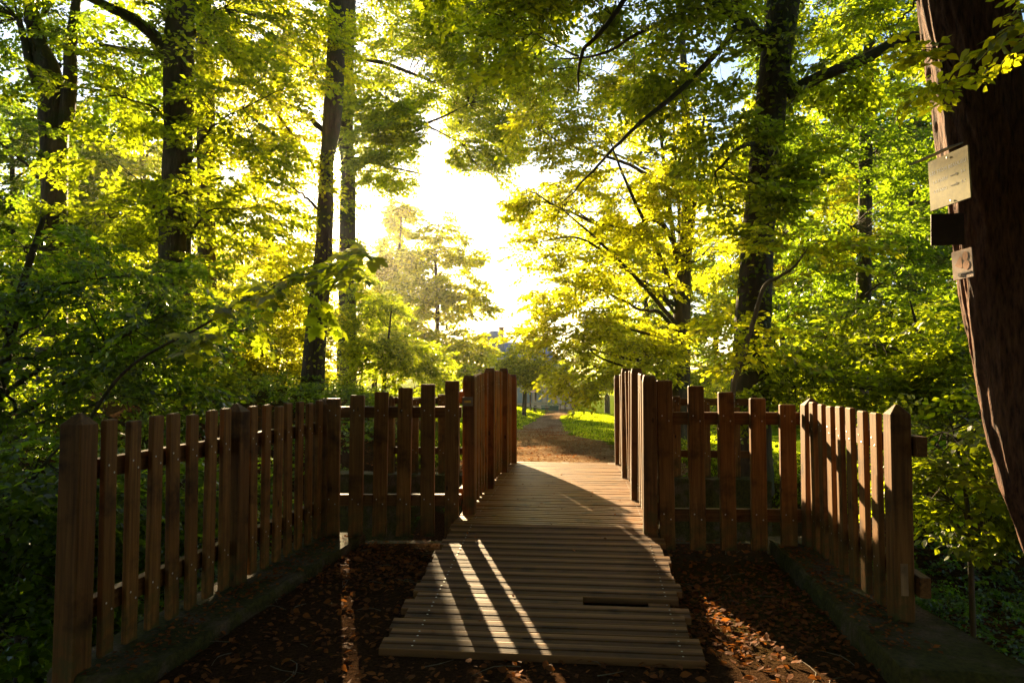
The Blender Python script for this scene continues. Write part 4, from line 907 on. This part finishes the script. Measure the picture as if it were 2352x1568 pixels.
lay(s1, text_mesh('3,4', .020, white), .078, .008); lay(s1, text_mesh('1,5', .020, white), .078, -.042)
for z in (.012, -.038):
    mb = MB(); mb.box((.03, -.0043, z), (.034, .0008, .005), 0); mb.add([(.047, -.0046, z + .009), (.047, -.0046, z - .009), (.064, -.0046, z)], [(0, 1, 2)], 0); link('arrow', mb.mesh('arrow', [inkdark]), s1)
for x, z in ((0.0, .112), (.01, -.112)): 
    mb = MB(); mb.screw(x, -.004, z, .006, -1, 0); link('nail', mb.mesh('nail', [M['screw']]), s1)
s2 = sign('dark_board', 'plain dark brown square board just under the olive direction board', 2176, 527, 3.5, .15, .165, brown, R(-18), R(1))
s3 = sign('waymark_plaque', 'small pink plaque with orange shell shapes, lowest on the leaning trunk', 2211, 607, 3.46, .125, .15, pink, R(-80), R(-3), .005)
mb = MB()
def disc(mb, cx, cz, rx, rz, y=-.0035, n=16, a0=0, a1=2 * math.pi):
    vs = [(cx, y, cz)] + [(cx + rx * math.cos(a0 + (a1 - a0) * i / n), y, cz + rz * math.sin(a0 + (a1 - a0) * i / n)) for i in range(n + 1)]
    mb.add(vs, [(0, i + 1, i + 2) for i in range(n)])
disc(mb, .022, .038, .018, .024); disc(mb, .024, -.008, .021, .024)
mb.add([(-.045, -.0035, .0), (-.01, -.0035, .045), (.0, -.0035, .035), (.0, -.0035, -.018), (-.02, -.0035, -.015)], [(0, 4, 3, 2, 1)])
link('shell_emblem', mb.mesh('shell_emblem', [shell]), s3)
mb = MB(); mb.box((.02, -.004, -.045), (.06, .002, .006)); mb.box((-.02, -.004, -.05), (.02, .002, .018)); link('lettering', mb.mesh('lettering', [brown]), s3)
# marker plate on the bridge post
c = D(1074, 922, 5.47); tp = thing('trail_marker', c, 'small grey plate with a yellow mark on the first left bridge post', 'sign')
mb = MB(); mb.box((0, 0, 0), (.085, .012, .07), bev=.002); link('plate', mb.mesh('plate', [flat_mat('plate_grey', (.2, .15, .1))]), tp)
mb = MB(); mb.box((0, -.008, .0), (.055, .003, .018)); link('mark', mb.mesh('mark', [flat_mat('mark_yellow', (.65, .38, .03))]), tp)

# ------------------------------------------------------------------ manor house and terrace things
slate = flat_mat('blue_slate', (.12, .17, .26), .5, .5, .3, 3); wallm = flat_mat('pale_render', (.62, .55, .46), .8, .2, .1, 2); stone = flat_mat('sandstone_trim', (.5, .38, .25)); glass = flat_mat('window_glass', (.25, .33, .42), .15, .6); brick = flat_mat('chimney_brick', (.28, .16, .10))
hb = D(1210, 940, 70); hz = float(terrain(hb[0], 70)); kx = 70 / F
house = thing('manor_house', (hb[0], 70, hz), 'pale manor house with blue slate roofs at the end of the path', 'house')
def HX(px): return (px - CX) * kx - hb[0]
def HZ(py): return CAMZ + (853 - py) * kx - hz
mb = MB(); x0, x1 = HX(1112), HX(1312); mb.box(((x0 + x1) / 2, 4, HZ(829) / 2 - .5), (x1 - x0, 8, HZ(829) + 1)); link('wall', mb.mesh('wall', [wallm]), house)
def hip(x0, x1, y0, y1, z0, z1, inset, mat_, name, ov=.3):
    mb = MB(); a, b_, c, d_ = x0 - ov, x1 + ov, y0 - ov, y1 + ov; i = inset; ym = (y0 + y1) / 2
    mb.add([(a, c, z0), (b_, c, z0), (b_, d_, z0), (a, d_, z0), (a + i, ym - .05, z1), (b_ - i, ym - .05, z1), (b_ - i, ym + .05, z1), (a + i, ym + .05, z1), (a, c, z0 - .2), (b_, c, z0 - .2), (b_, d_, z0 - .2), (a, d_, z0 - .2)],
           [(0, 1, 5, 4), (1, 2, 6, 5), (2, 3, 7, 6), (3, 0, 4, 7), (4, 5, 6, 7), (8, 9, 1, 0), (9, 10, 2, 1), (10, 11, 3, 2), (11, 8, 0, 3), (11, 10, 9, 8)])
    return link(name, mb.mesh(name, [mat_]), house)
hip(HX(1112), HX(1290), 0, 8, HZ(829) + .1, HZ(782), 2.2, slate, 'roof')
# tower with mansard roof
tx0, tx1 = HX(1112), HX(1157)
mb = MB(); mb.box(((tx0 + tx1) / 2, 2, HZ(815) / 2), (tx1 - tx0, 4.6, HZ(815))); link('tower', mb.mesh('tower', [wallm]), house)
mb = MB(); zA, zB, zC = HZ(812), HZ(772), HZ(757); xm = (tx0 + tx1) / 2; hw = (tx1 - tx0) / 2 + .15
rings = [(hw, 2.45, zA), (hw * .8, 1.95, zB), (hw * .3, .6, zC)]
vs = [(xm + sx * a, 2 + sy * b_, z) for a, b_, z in rings for sx, sy in ((-1, -1), (1, -1), (1, 1), (-1, 1))]
mb.add(vs, [(r * 4 + i, r * 4 + (i + 1) % 4, r * 4 + 4 + (i + 1) % 4, r * 4 + 4 + i) for r in range(2) for i in range(4)] + [(8, 9, 10, 11), (3, 2, 1, 0)])
link('mansard_roof', mb.mesh('mansard_roof', [slate]), house)
mb = MB(); mb.box((HX(1151), 1.2, HZ(768)), (.5, .6, HZ(752) - HZ(784))); mb.box((HX(1151), 1.2, HZ(752) + .06), (.62, .72, .12)); link('chimney', mb.mesh('chimney', [brick]), house)
mb = MB(); mb.box((HX(1279), 1.0, HZ(870) / 2 + .2), (1.0, 1.0, HZ(808))); link('turret', mb.mesh('turret', [wallm]), house)
for px in (1128, 1150, 1172, 1194, 1216, 1238, 1262, 1300):
    for (ya, yb) in ((843, 866), (890, 925)):
        f = MB(); wx = HX(px); f.box((wx, -.03, (HZ(ya) + HZ(yb)) / 2), (.72, .08, HZ(ya) - HZ(yb) + .16)); fo = link('window', f.mesh('window', [stone]), house)
        g = MB(); g.box((wx, -.075, (HZ(ya) + HZ(yb)) / 2), (.52, .03, HZ(ya) - HZ(yb)))
        link('pane', g.mesh('pane', [glass]), fo)
# shelter on posts
darkwood = flat_mat('dark_timber', (.08, .05, .04)); redroof = flat_mat('red_tile', (.3, .09, .05)); greenp = flat_mat('green_paint', (.05, .12, .10)); greyp = flat_mat('pale_bench_wood', (.4, .36, .3))
pz = float(terrain(D(1222, 930, 52)[0], 52)); c = D(1222, 930, 52)
sh = thing('garden_shelter', (c[0], 52, pz), 'small open shelter with red roof on dark posts behind the round tree', 'shelter')
hh = CAMZ + (853 - 900) * 52 / F - pz
for x in (-.45, -.1, .3):
    for y in (0, 1.6):
        mb = MB(); mb.box((x, y, hh / 2), (.09, .09, hh)); link('post', mb.mesh('post', [darkwood]), sh)
mb = MB(); mb.add([(-.65, -.3, hh), (.5, -.3, hh), (.5, 1.9, hh), (-.65, 1.9, hh), (-.5, .8, hh + .3), (.35, .8, hh + .3)], [(0, 1, 5, 4), (2, 3, 4, 5), (1, 2, 5), (3, 0, 4), (3, 2, 1, 0)]); link('roof', mb.mesh('roof', [redroof]), sh)
# bench
def garden_bench(px, py, d, label, m, L_=1.3, rz=0.0):
    c = D(px, py, d); z = float(terrain(c[0], d)); t = thing('garden_bench', (c[0], d, z), label, 'bench', None, rz)
    mb = MB()
    for k in range(3): mb.box((0, -.12 + .13 * k, .45), (L_, .11, .035))
    link('seat', mb.mesh('seat', [m]), t); mb = MB()
    for k in range(2): mb.box((0, .22, .62 + .16 * k), (L_, .03, .12))
    link('backrest', mb.mesh('backrest', [m]), t)
    for x in (-L_ / 2 + .15, L_ / 2 - .15):
        mb = MB(); mb.box((x, -.15, .215), (.07, .07, .43)); mb.box((x, .26, .4), (.07, .05, .85)); link('leg', mb.mesh('leg', [darkwood]), t)
garden_bench(1243, 940, 50, 'pale garden bench with dark legs beside the path end', greyp, 1.2, R(15))
# green planter trough
c = D(1263, 936, 60); z = float(terrain(c[0], 60)); t = thing('hedge_trough', (c[0], 60, z), 'long low green hedge trough in front of the manor house', 'planter')
mb = MB(); mb.box((0, 0, .25), (1.5, .5, .5)); mb.box((0, 0, .52), (1.58, .58, .05)); link('trough', mb.mesh('trough', [greenp]), t)
r = np.random.default_rng(5); C = np.stack([r.uniform(-.7, .7, 60), r.uniform(-.2, .2, 60), r.uniform(.55, .8, 60)], -1)
p = rot_apply(r.uniform(0, 6.28, 60), r.normal(.5, .3, 60), r.normal(0, .3, 60), r.uniform(.6, 1.2, 60), C, spray_template(r, 4, .2, .08)); link('foliage', leaves_mesh('foliage', *p, 'quad', [M['leaf_dark']]), t)
# flower tub
c = D(1322, 938, 58); z = float(terrain(c[0], 58)); t = thing('flower_tub', (c[0], 58, z), 'round tub of pink flowers at the right of the terrace', 'flower tub')
v_, f_ = tubes([([(0, 0, 0), (0, 0, .25), (0, 0, .45)], [.28, .36, .4])], 14); link('tub', np_mesh('tub', v_, f_, [darkwood]), t)
M['petal'] = leaf_mat('pink_petal', (.5, .1, .16), (.5, .12, .18)); C = np.stack([r.normal(0, .22, 40), r.normal(0, .22, 40), r.uniform(.42, .85, 40)], -1)
p = rot_apply(r.uniform(0, 6.28, 40), r.normal(.5, .3, 40), r.normal(0, .3, 40), r.uniform(.6, 1.2, 40), C, spray_template(r, 3, .15, .09)); link('flowers', leaves_mesh('flowers', *p, 'quad', [M['petal']]), t)
for i, (px, lab) in enumerate(((1290, 'dark terrace table left of the flower tub'), (1305, 'dark terrace table directly beside the flower tub'))):
    c = D(px, 939, 58); z = float(terrain(c[0], 58)); t = thing('terrace_table', (c[0], 58 + i, z), lab, 'table', 'terrace tables')
    v_, f_ = tubes([([(0, 0, .68), (0, 0, .72)], [.42, .42])], 14); mb = MB(); mb.v = [tuple(q) for q in v_.tolist()]; mb.f = [tuple(q) for q in f_.tolist()]; mb.m = [0] * len(mb.f); mb.f.append(tuple(range(14, 28))); mb.m.append(0)
    link('tabletop', mb.mesh('tabletop', [darkwood]), t)
    for a in range(3):
        mb = MB(); mb.box((.25 * math.cos(a * 2.09), .25 * math.sin(a * 2.09), .34), (.04, .04, .68)); link('leg', mb.mesh('leg', [darkwood]), t)

# ------------------------------------------------------------------ thin evening haze
if True:
    mb = MB(); mb.box((0, 165, 17), (860, 930, 46)); hm = mat('haze_air'); b = NB(hm)
    v = b.n('ShaderNodeVolumePrincipled'); v.inputs['Color'].default_value = (1, .9, .72, 1); v.inputs['Density'].default_value = .00022; v.inputs['Anisotropy'].default_value = .82
    o = b.n('ShaderNodeOutputMaterial'); b.l(v.outputs[0], o.inputs['Volume'])
    tag(link('haze', mb.mesh('haze', [hm])), kind='stuff')
